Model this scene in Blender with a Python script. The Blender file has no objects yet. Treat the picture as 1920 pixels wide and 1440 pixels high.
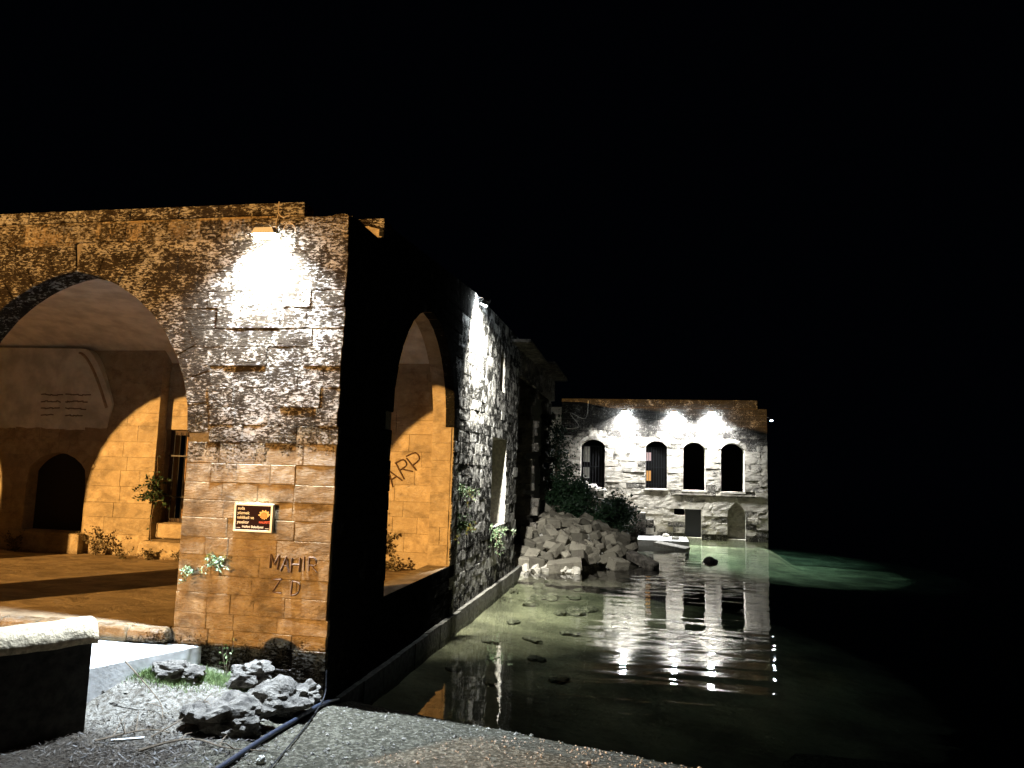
import bpy, bmesh, math, random
from mathutils import Vector, Matrix, Euler, noise

S = bpy.context.scene
COL = S.collection
rng = random.Random(7)

# ------------------------------------------------------------------ camera, world, lights
CAM = Vector((4.15, -9.5, 3.3))
YAW, PITCH, ROLL = math.radians(10.5), math.atan(162 / 1380), math.radians(1.65)
fw = Vector((-math.sin(YAW) * math.cos(PITCH), math.cos(YAW) * math.cos(PITCH), math.sin(PITCH)))
r0 = Vector((math.cos(YAW), math.sin(YAW), 0)); u0 = r0.cross(fw)
rt = r0 * math.cos(ROLL) + u0 * math.sin(ROLL); up = rt.cross(fw)
cam_d = bpy.data.cameras.new("camera"); cam_o = bpy.data.objects.new("camera", cam_d); COL.objects.link(cam_o)
cam_d.sensor_width = 36; cam_d.lens = 1380 / 1920 * 36; cam_d.clip_start = .05; cam_d.clip_end = 2000
M = Matrix((rt, up, -fw)).transposed().to_4x4(); M.translation = CAM
cam_o.matrix_world = M; S.camera = cam_o

W = bpy.data.worlds.new("World"); S.world = W; W.use_nodes = True
bg = W.node_tree.nodes["Background"]; bg.inputs[0].default_value = (.25, .4, .8, 1); bg.inputs[1].default_value = .0010

EXPO = 0.0
S.view_settings.view_transform = 'Standard'; S.view_settings.look = 'None'
S.view_settings.exposure = EXPO; S.view_settings.gamma = 1; S.view_settings.use_curve_mapping = False
S.render.engine = 'CYCLES'
cy = S.cycles
cy.use_denoising = True
try: cy.denoiser = 'OPENIMAGEDENOISE'; cy.denoising_prefilter = 'ACCURATE'
except Exception: pass
cy.max_bounces = 8; cy.diffuse_bounces = 4; cy.glossy_bounces = 3; cy.transparent_max_bounces = 12; cy.volume_bounces = 0
cy.caustics_reflective = False; cy.caustics_refractive = False; cy.sample_clamp_indirect = 60.0

# the sodium street flood up the hillside on the left, far outside the frame
SUN_DIR = Vector((.60, 1.0, -.218)).normalized()
sd = bpy.data.lights.new("sodium_floodlight", 'SPOT'); so = bpy.data.objects.new("sodium_floodlight", sd); COL.objects.link(so)
so.location = Vector((-7.0, .5, 4.0)) - SUN_DIR * 52
so.rotation_euler = SUN_DIR.to_track_quat('-Z', 'Y').to_euler()
sd.energy = 4.2e5; sd.color = (1.0, .54, .165); sd.spot_size = math.radians(36); sd.spot_blend = .35; sd.shadow_soft_size = .35
WHITE = (.80, .90, 1.0)

# ------------------------------------------------------------------ helpers
WL = {}
def wloc(o): return WL.get(o.name, Vector((0, 0, 0)))

def link(o, parent=None, world=None):
    """world = where its origin stands; every parent here carries only a translation"""
    COL.objects.link(o)
    w = Vector(world) if world is not None else Vector((0, 0, 0))
    o.location = w; WL[o.name] = w
    if parent is not None:
        o.parent = parent; o.matrix_parent_inverse = Matrix.Translation(-wloc(parent))
    return o

def tag(o, label=None, cat=None, group=None, kind=None):
    if label: o["label"] = label
    if cat: o["category"] = cat
    if group: o["group"] = group
    if kind: o["kind"] = kind
    return o

def thing(name, loc, label, cat, group=None):
    o = bpy.data.objects.new(name, None); o.empty_display_size = .2
    link(o, None, loc); return tag(o, label, cat, group)

def mk(name, verts, faces, mat, parent=None, world=None, smooth=False, rot=None, scale=None):
    me = bpy.data.meshes.new(name); me.from_pydata([tuple(v) for v in verts], [], faces); me.update()
    return ob(name, me, mat, parent, world, smooth, rot, scale)

def ob(name, me, mat=None, parent=None, world=None, smooth=False, rot=None, scale=None):
    if mat is not None and len(me.materials) == 0: me.materials.append(mat)
    if smooth:
        for p in me.polygons: p.use_smooth = True
    o = bpy.data.objects.new(name, me); link(o, parent, world)
    if rot is not None: o.rotation_euler = rot
    if scale is not None: o.scale = scale
    return o

class MB:
    def __init__(s): s.v = []; s.f = []
    def add(s, vs, fs):
        b = len(s.v); s.v += [Vector(v) for v in vs]; s.f += [[i + b for i in f] for f in fs]; return s
    def box(s, a, b, R=None, c=None):
        x0, y0, z0 = a; x1, y1, z1 = b
        vs = [Vector(p) for p in ((x0,y0,z0),(x1,y0,z0),(x1,y1,z0),(x0,y1,z0),(x0,y0,z1),(x1,y0,z1),(x1,y1,z1),(x0,y1,z1))]
        if R is not None: vs = [R @ v for v in vs]
        if c is not None: vs = [v + Vector(c) for v in vs]
        return s.add(vs, [(3,2,1,0),(4,5,6,7),(0,1,5,4),(1,2,6,5),(2,3,7,6),(3,0,4,7)])
    def tube(s, pts, rad, n=6, cap=True):
        pts = [Vector(p) for p in pts]; rings = []
        m = len(pts)
        for i, p in enumerate(pts):
            t = (pts[min(i+1, m-1)] - pts[max(i-1, 0)]).normalized()
            a = t.cross(Vector((0,0,1)) if abs(t.z) < .9 else Vector((1,0,0))).normalized(); b = t.cross(a)
            r = rad[i] if isinstance(rad, (list, tuple)) else rad
            rings.append([p + (a*math.cos(k*2*math.pi/n) + b*math.sin(k*2*math.pi/n))*r for k in range(n)])
        vs = [v for q in rings for v in q]; fs = []
        for i in range(m-1):
            for k in range(n):
                fs.append((i*n+k, i*n+(k+1)%n, (i+1)*n+(k+1)%n, (i+1)*n+k))
        if cap: fs += [tuple(range(n-1,-1,-1)), tuple((m-1)*n+k for k in range(n))]
        return s.add(vs, fs)
    def build(s, name, mat, parent=None, world=None, smooth=False):
        off = Vector(world) if world is not None else Vector((0,0,0))
        return mk(name, [v-off for v in s.v], s.f, mat, parent, world, smooth)

def spline(pts, n=8):
    pts = [Vector(p) for p in pts]; out = []
    for i in range(len(pts)-1):
        p0, p1, p2, p3 = pts[max(i-1,0)], pts[i], pts[i+1], pts[min(i+2,len(pts)-1)]
        for k in range(n):
            t = k/n
            out.append(.5*((2*p1)+(p2-p0)*t+(2*p0-5*p1+4*p2-p3)*t*t+(3*p1-p0-3*p2+p3)*t**3))
    out.append(pts[-1]); return out

# ------------------------------------------------------------------ materials
def new_mat(name):
    m = bpy.data.materials.new(name); m.use_nodes = True
    nt = m.node_tree; nt.nodes.clear()
    out = nt.nodes.new("ShaderNodeOutputMaterial"); return m, nt, out

class G:
    """small node-graph writer"""
    def __init__(s, nt): s.nt = nt
    def n(s, typ, ins=None, **attr):
        nd = s.nt.nodes.new(typ)
        for k, v in attr.items(): setattr(nd, k, v)
        for k, v in (ins or {}).items():
            sock = nd.inputs[k]
            if hasattr(v, "is_output"): s.nt.links.new(v, sock)
            else: sock.default_value = v
        return nd
    def math(s, op, a, b=0.0, c=None, clamp=False):
        d = {0: a, 1: b}
        if c is not None: d[2] = c
        return s.n("ShaderNodeMath", d, operation=op, use_clamp=clamp).outputs[0]
    def noise(s, vec, scale, detail=4, rough=.55, dist=0.0):
        return s.n("ShaderNodeTexNoise", {"Vector": vec, "Scale": scale, "Detail": detail, "Roughness": rough, "Distortion": dist}).outputs[0]
    def maprange(s, v, a, b, c=0.0, d=1.0, smooth=True):
        return s.n("ShaderNodeMapRange", {0: v, 1: a, 2: b, 3: c, 4: d}, interpolation_type='SMOOTHSTEP' if smooth else 'LINEAR').outputs[0]
    def mix(s, f, a, b, mode='MIX'):
        nd = s.n("ShaderNodeMix", {0: f}, data_type='RGBA', blend_type=mode)
        for k, v in ((6, a), (7, b)):
            if hasattr(v, "is_output"): s.nt.links.new(v, nd.inputs[k])
            else: nd.inputs[k].default_value = (*v, 1) if len(v) == 3 else v
        return nd.outputs[2]
    def scalevec(s, vec, sc):
        return s.n("ShaderNodeVectorMath", {0: vec, 1: sc}, operation='MULTIPLY').outputs[0]
    def bump(s, h, strength, dist, normal=None):
        d = {"Strength": strength, "Distance": dist, "Height": h}
        if normal is not None: d["Normal"] = normal
        return s.n("ShaderNodeBump", d).outputs[0]
    def bsdf(s, out, color, rough=.9, normal=None, spec=.2):
        d = {"Base Color": color if hasattr(color, "is_output") else (*color, 1), "Roughness": rough, "Specular IOR Level": spec}
        if normal is not None: d["Normal"] = normal
        b = s.n("ShaderNodeBsdfPrincipled", d); s.nt.links.new(b.outputs[0], out.inputs[0]); return b

def stone_mat(name, light, dark, crust=(.03,.026,.022), z_lo=2.6, z_hi=4.0, crust_base=0.0, crust_max=1.0, top_clean=None,
              foot=None, chis=(5.,5.,24.), chis_amp=.022, fine_amp=.006, patch=1.1, speck=.6, rnd_crust=.35, hard=.12, stain_amt=.75, fleck=(.535,.63), flv=(13.,13.,36.)):
    m, nt, out = new_mat(name); g = G(nt)
    P = g.n("ShaderNodeNewGeometry").outputs["Position"]
    oi = g.n("ShaderNodeObjectInfo").outputs["Random"]
    sep = g.n("ShaderNodeSeparateXYZ", {0: P}); z = sep.outputs[2]
    big = g.noise(P, patch, 6, .62); mid = g.noise(P, 5.5, 5, .6); fine = g.noise(P, 38, 4, .65)
    streak = g.noise(g.scalevec(P, (5., 5., .7)), 1.0, 5, .6)
    zg = g.maprange(z, z_lo, z_hi, crust_base, crust_max)
    if top_clean:
        zg = g.math('MULTIPLY', zg, g.math('MAXIMUM', g.maprange(z, top_clean[0], top_clean[1], 1.0, .62), g.maprange(z, 6.84, 6.90, 0, 1.0)))
    if foot:
        zg = g.math('MAXIMUM', zg, g.maprange(z, foot[0], foot[1], .82, 0.0))
    # weathering crust: noise threshold moved by height and by the single stone
    r1 = g.math('MULTIPLY', g.math('SUBTRACT', oi, .5), rnd_crust)
    v = g.math('ADD', g.math('MULTIPLY', big, .75), g.math('MULTIPLY', mid, .35))
    v = g.math('ADD', v, g.math('MULTIPLY', streak, .25))
    v = g.math('ADD', v, r1)
    v = g.math('ADD', v, g.math('MULTIPLY', g.math('SUBTRACT', fine, .5), speck))
    thr = g.math('SUBTRACT', 1.25, g.math('MULTIPLY', zg, .80))
    cm = g.maprange(g.math('SUBTRACT', v, thr), -hard, hard)
    base = g.mix(g.maprange(mid, .3, .72), dark, light)
    tint = g.math('FRACT', g.math('MULTIPLY', oi, 7.31))
    base = g.mix(g.math('MULTIPLY', tint, .62), base, tuple(c*.62 for c in light))
    base = g.mix(g.maprange(fine, .56, .74, 0, .5), base, tuple(c*.45 for c in dark))
    stain = g.noise(g.scalevec(P, (1.6, 1.6, 2.6)), 1.0, 7, .68, .5)
    base = g.mix(g.maprange(stain, .46, .66, 0, stain_amt), base, tuple(c*.34 for c in dark))
    # pale lichen and chipped flecks breaking the crust, drawn out along the bedding
    fl = g.noise(g.scalevec(P, flv), 1.0, 7, .76, .5)
    fm = g.maprange(g.math('ADD', fl, g.math('ADD', g.math('MULTIPLY', g.math('SUBTRACT', mid, .5), .30), g.math('MULTIPLY', g.math('SUBTRACT', big, .5), .45))), fleck[0], fleck[1], 0, 1)
    cm = g.math('MULTIPLY', cm, g.math('SUBTRACT', 1.0, g.math('MULTIPLY', fm, .85)))
    base = g.mix(g.math('MULTIPLY', g.math('MULTIPLY', fm, g.math('MINIMUM', zg, 1.0)), .6), base, (.52,.51,.48))
    col = g.mix(g.math('MULTIPLY', cm, .95), base, crust)
    # chisel strokes and weathered relief
    hs = g.noise(g.scalevec(P, chis), 1.0, 6, .68, .6)
    hp = g.n("ShaderNodeTexVoronoi", {"Vector": g.scalevec(P, (1., 1., 1.7)), "Scale": 13.}).outputs[0]
    h1 = g.math('ADD', hs, g.math('MULTIPLY', hp, .12))
    h1 = g.math('ADD', g.math('MULTIPLY', h1, g.math('ADD', .45, g.math('MULTIPLY', cm, .75))), g.math('MULTIPLY', fl, .8))
    nb = g.bump(h1, 1.0, chis_amp*3)
    nb = g.bump(fine, 1.0, fine_amp, nb)
    g.bsdf(out, col, .95, nb, 0.0)
    return m

def simple_mat(name, col, rough=.6, metal=0.0, bump=None, var=0.0, spec=.4):
    m, nt, out = new_mat(name); g = G(nt)
    P = g.n("ShaderNodeNewGeometry").outputs["Position"]
    n1 = g.noise(P, bump[0] if bump else 20, 5, .6)
    c = g.mix(g.maprange(n1, .3, .7), tuple(x*(1-var) for x in col), tuple(min(1, x*(1+var)) for x in col))
    nb = g.bump(n1, 1.0, bump[1]) if bump else None
    b = g.bsdf(out, c, rough, nb, spec); b.inputs["Metallic"].default_value = metal
    return m

def emit_mat(name, col, strength):
    m, nt, out = new_mat(name); g = G(nt)
    e = g.n("ShaderNodeEmission", {0: (*col, 1), 1: strength}); nt.links.new(e.outputs[0], out.inputs[0]); return m

M_front = stone_mat("facade_limestone", (.50,.375,.215), (.29,.20,.11), (.020,.015,.011), 2.5, 4.5, .16, 1.12, (6.42,6.55), (.45,1.55), hard=.10, chis=(4.,4.,19.), chis_amp=.05, rnd_crust=.16, fleck=(.50,.585))
M_inkd = simple_mat("faded_paint", (.16,.13,.09), .95)
M_mortar = simple_mat("lime_mortar", (.10,.08,.058), .95, 0, (30, .01), .3)
M_side = stone_mat("crusted_limestone", (.66,.65,.60), (.46,.44,.39), (.010,.010,.009), .6, 3.5, .72, .80, None, (.2,1.9), patch=2.1, speck=.8, rnd_crust=.30, hard=.04, chis=(5.,5.,9.), chis_amp=.04, fleck=(.52,.57), flv=(3.2,3.2,3.6))
M_side_shade = stone_mat("shaded_limestone", (.16,.15,.13), (.10,.095,.085), (.010,.010,.009), -1, 0, .9, .95, None, None, patch=2.1, speck=.6, rnd_crust=.2, hard=.06, fleck=(.62,.75))  # crusted stone, darkened again in colour to stand for the unlit near wall
M_inner = stone_mat("inner_limestone", (.50,.41,.28), (.34,.27,.18), (.12,.08,.05), 9, 10, .30, .3, None, (.8,1.5), chis_amp=.012, speck=.3, stain_amt=.5)
M_far = stone_mat("washed_limestone", (.52,.48,.40), (.34,.31,.26), (.018,.017,.016), 4.6, 6.95, .48, 1.35, None, (.2,1.7), fleck=(.55,.64), patch=1.3, chis=(3.,3.,12.), chis_amp=.024, fine_amp=.008, rnd_crust=.4, hard=.08)
M_ruin = stone_mat("ruin_masonry", (.50,.47,.40), (.30,.26,.21), (.04,.03,.024), 0, 9, .50, .75, None, None, chis=(5,5,6), chis_amp=.05, patch=1.8, rnd_crust=.12)
M_plaster = simple_mat("old_plaster", (.55,.55,.50), .95, 0, (2.2, .012), .22)
M_dark = simple_mat("unlit_room_black", (.02,.018,.015), 1.0)  # near-black colour standing in for unlit interiors, also on roofs and shell
M_iron = simple_mat("black_iron", (.03,.03,.032), .5, .6)
M_wood = simple_mat("old_wood", (.20,.12,.06), .7, 0, (14, .004), .4)
M_pale = simple_mat("pale_block", (.52,.49,.42), .95, 0, (11, .02), .25)
def block_mat():
    m, nt, out = new_mat("cut_block"); g = G(nt)
    P = g.n("ShaderNodeNewGeometry").outputs["Position"]; oi = g.n("ShaderNodeObjectInfo").outputs["Random"]
    a = g.noise(P, 3.2, 6, .65); b = g.noise(P, 22, 5, .65)
    c = g.mix(oi, (.09,.083,.065), (.31,.285,.225))
    c = g.mix(g.maprange(a, .48, .66, 0, .75), c, (.09,.08,.065))
    c = g.mix(g.maprange(b, .55, .72, 0, .5), c, (.12,.11,.09))
    nb = g.bump(a, 1, .06); nb = g.bump(b, 1, .02, nb)
    g.bsdf(out, c, .95, nb, 0); return m
M_block = block_mat()
M_gravelst = simple_mat("broken_stone", (.45,.43,.38), .95, 0, (16, .02), .35)

def rock_mat():
    m, nt, out = new_mat("grey_rock"); g = G(nt)
    P = g.n("ShaderNodeNewGeometry").outputs["Position"]
    a = g.noise(P, 5, 7, .65, .4); b = g.noise(P, 26, 5, .65)
    c = g.mix(g.maprange(a, .3, .7), (.055,.049,.042), (.24,.215,.18))
    nb = g.bump(a, 1, .10); nb = g.bump(b, 1, .02, nb)
    g.bsdf(out, c, .9, nb, .2); return m
M_rock = rock_mat()

def ground_mat():
    m, nt, out = new_mat("gravelly_earth"); g = G(nt)
    P = g.n("ShaderNodeNewGeometry").outputs["Position"]
    sep = g.n("ShaderNodeSeparateXYZ", {0: P})
    vo = g.n("ShaderNodeTexVoronoi", {"Vector": P, "Scale": 24., "Randomness": 1.0})
    vo2 = g.n("ShaderNodeTexVoronoi", {"Vector": P, "Scale": 75.})
    n1 = g.noise(P, 2.2, 6, .6); n2 = g.noise(P, 18, 6, .7); n3 = g.noise(P, 90, 3, .6)
    conc = g.mix(g.maprange(n2, .35, .7), (.055,.048,.032), (.25,.23,.17))
    cell = g.n("ShaderNodeSeparateColor", {0: vo.outputs[1]}).outputs[0]
    conc = g.mix(g.math('MULTIPLY', g.maprange(cell, .35, .8), .8), conc, (.05,.045,.03))
    soil = g.mix(g.maprange(n2, .3, .62), (.08,.065,.045), (.31,.285,.24))
    soil = g.mix(g.maprange(n1, .44, .64, 0, .85), soil, (.06,.045,.03))
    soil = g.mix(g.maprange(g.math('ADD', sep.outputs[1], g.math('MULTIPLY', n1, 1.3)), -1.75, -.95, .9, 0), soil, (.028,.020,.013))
    edge = g.math('ADD', sep.outputs[0], g.math('MULTIPLY', n1, .8))
    c = g.mix(g.maprange(edge, -.35, .25), soil, conc)
    h = g.math('ADD', g.math('MULTIPLY', vo.outputs[0], .6), g.math('MULTIPLY', n2, 1.2))
    h = g.math('ADD', h, g.math('MULTIPLY', vo2.outputs[0], .35))
    es = g.maprange(edge, -.35, .25)
    h = g.math('ADD', g.math('MULTIPLY', h, es), g.math('MULTIPLY', g.math('MULTIPLY', n2, 1.3), g.math('SUBTRACT', 1.0, es)))
    nb = g.bump(h, 1.0, .045); nb = g.bump(n3, 1.0, .012, nb)
    g.bsdf(out, c, .95, nb, .15); return m
M_ground = ground_mat()

def floor_mat():
    m, nt, out = new_mat("worn_earth_floor"); g = G(nt)
    P = g.n("ShaderNodeNewGeometry").outputs["Position"]
    a = g.noise(g.scalevec(P, (.8, 1.2, 1.)), 1.7, 8, .7, .5); b = g.noise(P, 30, 5, .6)
    c = g.mix(g.maprange(a, .3, .7), (.15,.11,.065), (.36,.28,.175))
    nb = g.bump(a, 1, .05); nb = g.bump(b, 1, .006, nb)
    g.bsdf(out, c, .95, nb, .1); return m
M_floor = floor_mat()
M_slab = simple_mat("pale_concrete", (.60,.59,.56), .9, 0, (9, .006), .12)

def bed_mat():
    m, nt, out = new_mat("lake_bed_silt"); g = G(nt)
    P = g.n("ShaderNodeNewGeometry").outputs["Position"]
    a = g.noise(P, .55, 6, .6); b = g.noise(P, 9, 6, .7)
    vo = g.n("ShaderNodeTexVoronoi", {"Vector": P, "Scale": 3.2})
    c = g.mix(g.maprange(a, .36, .66), (.09,.085,.058), (.26,.245,.165))
    c = g.mix(g.maprange(b, .5, .75, 0, .8), c, (.10,.10,.07))
    nb = g.bump(g.math('ADD', b, g.math('MULTIPLY', vo.outputs[0], .5)), 1, .06)
    g.bsdf(out, c, .95, nb, .1); return m
M_bed = bed_mat()

def water_mat():
    m, nt, out = new_mat("lake_water"); g = G(nt)
    P = g.n("ShaderNodeNewGeometry").outputs["Position"]
    sep = g.n("ShaderNodeSeparateXYZ", {0: P})
    # slow wind ripples, livelier out on the lake, nearly still in the corner by the wall
    w1 = g.noise(g.scalevec(P, (.55, 1.7, 1)), 1.0, 1, .4, .3)
    w2 = g.noise(g.scalevec(P, (2.4, 6., 1)), 1.0, 1, .5)
    live = g.maprange(sep.outputs[0], .3, 4., .25, 1.0)
    h = g.math('MULTIPLY', g.math('ADD', w1, g.math('MULTIPLY', w2, .10)), live)
    nb = g.bump(h, 1.0, .016)
    fr = g.n("ShaderNodeFresnel", {"IOR": 1.33, "Normal": nb}).outputs[0]
    gl = g.n("ShaderNodeBsdfGlossy", {"Color": (1,1,1,1), "Roughness": .02, "Normal": nb}).outputs[0]
    tr = g.n("ShaderNodeBsdfTransparent", {"Color": (.97,.965,.90,1)}).outputs[0]
    mx = g.n("ShaderNodeMixShader", {0: fr, 1: tr, 2: gl}).outputs[0]
    nt.links.new(mx, out.inputs[0])
    va = g.n("ShaderNodeVolumeAbsorption", {"Color": (.15,.82,.68,1), "Density": .085}).outputs[0]
    nt.links.new(va, out.inputs["Volume"]); return m
M_water = water_mat()

def leaf_mat(name, c0, c1):
    m, nt, out = new_mat(name); g = G(nt)
    P = g.n("ShaderNodeNewGeometry").outputs["Position"]
    n = g.noise(P, 9, 3, .6)
    b = g.bsdf(out, g.mix(g.maprange(n, .3, .7), c0, c1), .55, None, .35); return m
M_leaf = leaf_mat("dark_leaf", (.012,.032,.016), (.032,.07,.028))
M_caper = leaf_mat("grey_green_leaf", (.10,.16,.08), (.22,.30,.16))
M_dry = leaf_mat("dry_leaf", (.05,.04,.02), (.12,.10,.05))
M_grass = leaf_mat("short_grass", (.10,.15,.05), (.24,.30,.12))
M_twig = simple_mat("dry_twig", (.16,.12,.08), .9, 0, (30, .003), .3)

# ------------------------------------------------------------------ openings and walls
class Opening:
    """arched opening in wall coordinates (u along the wall, z up)"""
    def __init__(s, c, hw, sill, spring, apex):
        s.c, s.hw, s.sill, s.spring, s.apex = c, hw, sill, spring, apex
        h = max(apex - spring, 1e-3); s.h = h
        s.k = (h*h - hw*hw) / (2*hw) if apex > spring + .01 else None
        s.ring = None
    def top(s, u):
        d = abs(u - s.c)
        if s.k is None or d >= s.hw: return s.spring if d >= s.hw else s.apex
        if s.k < 0:   # low segmental head: one arc through both springs
            R = (s.hw**2 + s.h**2) / (2*s.h); return s.apex - R + math.sqrt(max(R*R - d*d, 0))
        R = s.hw + s.k; return s.spring + math.sqrt(max(R*R - (d + s.k)**2, 0))
    def half(s, z, grow=0.0):
        """half width at height z (None = outside), outline grown by `grow`"""
        if z < s.sill - 1e-6 or z > s.apex + grow: return None
        if z <= s.spring or s.k is None: return s.hw + grow
        if s.k < 0:
            R = (s.hw**2 + s.h**2) / (2*s.h) + grow; cz = s.apex - (R - grow)
            return math.sqrt(max(R*R - (z - cz)**2, 0))
        R = s.hw + s.k + grow
        return max(math.sqrt(max(R*R - (z - s.spring)**2, 0)) - s.k, 0.0)
    def us(s, n=30): return [s.c + s.hw*math.cos(math.pi*i/n) for i in range(n, -1, -1)]

def wall_core(name, F, u0, u1, z0, top, thick, ops, mat, parent, y_in=.022):
    """F = (origin, rotz): local x=u, y=depth into the wall, z=up. Solid with its openings cut through."""
    o, rz = F; R = Matrix.Rotation(rz, 3, 'Z'); O = Vector(o)
    us = {u0, u1}
    for a in ops:
        for u in a.us(): us.add(round(min(max(u, u0), u1), 5))
    if callable(top):
        k = int((u1-u0)/.35)
        for i in range(k): us.add(round(u0+(u1-u0)*i/k, 5))
    us = sorted(us); mb = MB(); tf = top if callable(top) else (lambda u: top)
    def q(*pts): mb.add([R @ Vector(p) + O for p in pts], [(0,1,2,3)])
    ya, yb = y_in, thick
    for a, b in zip(us, us[1:]):
        if b - a < 1e-5: continue
        mid = (a+b)/2; cut = sorted([x for x in ops if abs(mid-x.c) < x.hw], key=lambda x: x.sill)
        lo = (z0, z0); segs = []
        for x in cut:
            if x.sill > z0 + .001: segs.append((lo, (x.sill, x.sill))); q((a,ya,x.sill),(b,ya,x.sill),(b,yb,x.sill),(a,yb,x.sill))
            lo = (x.top(a if abs(a-x.c) < x.hw else x.c+math.copysign(x.hw*.99999, a-x.c)), x.top(b if abs(b-x.c) < x.hw else x.c+math.copysign(x.hw*.99999, b-x.c)))
            q((b,ya,lo[1]),(a,ya,lo[0]),(a,yb,lo[0]),(b,yb,lo[1]))
        segs.append((lo, (tf(a), tf(b))))
        for (l0, l1), (t0, t1) in segs:
            q((a,ya,l0),(b,ya,l1),(b,ya,t1),(a,ya,t0)); q((b,yb,l1),(a,yb,l0),(a,yb,t0),(b,yb,t1))
        q((a,ya,tf(a)),(b,ya,tf(b)),(b,yb,tf(b)),(a,yb,tf(a)))
    for x in ops:
        for sgn in (-1, 1):
            u = x.c + sgn*x.hw; zz = x.top(u - sgn*x.hw*1e-5)
            p = [(u,ya,x.sill),(u,yb,x.sill),(u,yb,zz),(u,ya,zz)]
            q(*(p if sgn < 0 else p[::-1]))
    q((u0,yb,z0),(u0,ya,z0),(u0,ya,tf(u0)),(u0,yb,tf(u0))); q((u1,ya,z0),(u1,yb,z0),(u1,yb,tf(u1)),(u1,ya,tf(u1)))
    return mb.build(name, mat, parent)

def lay(F, u0, u1, z0, z1, ops, ch=.27, wmin=.32, wmax=.72, ring=0.0, breaks=(), jag0=0.0, jag1=0.0, proud=.012, r=None, keep=None):
    """stones of a coursed wall: list of (4 corners (u,z), protrusion)"""
    r = r or rng; out = []
    zs = sorted({z0, z1, *[b for b in breaks if z0 < b < z1]}); cs = []
    for a, b in zip(zs, zs[1:]):
        k = max(1, round((b-a)/ch)); hs = [1 + r.uniform(-.12, .12) for _ in range(k)]; t = sum(hs); z = a
        for h in hs: cs.append((z, z + h/t*(b-a))); z = cs[-1][1]
    g = .0028
    for zb, zt in cs:
        lim0 = u0 + (r.random()*jag0 if jag0 else 0); lim1 = u1 - (r.random()*jag1 if jag1 else 0)
        iv = [((lim0, lim0), (lim1, lim1))]
        for x in ops:
            e = ring if x.ring is None else x.ring
            if zt <= x.sill + .02 or zb >= x.apex + e*.6: continue
            hb = x.half(max(zb, x.sill), e*.75 if zb > x.spring - .3 else 0.0)
            ht = x.half(zt, e*.75 if zb > x.spring - .3 else 0.0)
            if hb is None: continue
            if ht is None: ht = .02
            new = []
            for L, Rr in iv:
                if x.c + hb < L[0] or x.c - hb > Rr[0]: new.append((L, Rr)); continue
                if x.c - max(hb, ht) > L[0] + .05: new.append((L, (x.c - hb, x.c - ht)))
                if x.c + max(hb, ht) < Rr[0] - .05: new.append(((x.c + hb, x.c + ht), Rr))
            iv = new
        for L, Rr in iv:
            Lm, Rm = max(L), min(Rr); u = Lm; cuts = []
            if Rm - Lm < .12:
                if min(Rr) - max(L) < .03: continue
            while u < Rm - wmin*1.4:
                w = r.uniform(wmin, wmax); u += w
                if Rm - u < wmin*.7: break
                cuts.append(u)
            ed = [L] + [(c, c) for c in cuts] + [Rr]
            for a, b in zip(ed, ed[1:]):
                p = [(a[0]+g, zb+g), (b[0]-g, zb+g), (b[1]-g, zt-g), (a[1]+g, zt-g)]
                if keep and not keep((p[0][0]+p[2][0])/2, (zb+zt)/2): continue
                out.append((p, r.uniform(0, proud)))
    return out

def voussoirs(x, ring, n=11):
    """wedge stones round a pointed or low arched head"""
    out = []
    if x.k is not None and x.k < 0:
        R = (x.hw**2 + x.h**2)/(2*x.h); cz = x.apex - R; a0 = math.asin(min(1, x.hw/R)); n2 = 2*n
        for i in range(n2):
            a, b = -a0 + 2*a0*i/n2, -a0 + 2*a0*(i+1)/n2; e = .003/R
            P = lambda t, q: (x.c + q*math.sin(t), cz + q*math.cos(t))
            out.append(([P(a+e, R), P(b-e, R), P(b-e, R+ring), P(a+e, R+ring)], .004 + rng.uniform(0, .012)))
        return out
    R = x.hw + x.k; a1 = math.acos(min(1, x.k/R))
    for sgn in (-1, 1):
        for i in range(n):
            a, b = a1*i/n, a1*(i+1)/n; e = .003/R
            P = lambda t, q: (x.c + sgn*((q if q > R else q - .03)*math.cos(t) - x.k), x.spring + q*math.sin(t))
            p = [P(a+e, R), P(b-e, R), P(b-e, R+ring), P(a+e, R+ring)]
            # keep each half on its own side of the crown
            p = [((max(u, x.c+.003) if sgn > 0 else min(u, x.c-.003)), z) for u, z in p]
            if sgn > 0: p = [p[1], p[0], p[3], p[2]][::-1] if False else p
            out.append((p, .002 + rng.uniform(0, .006)))
    return out

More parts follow.
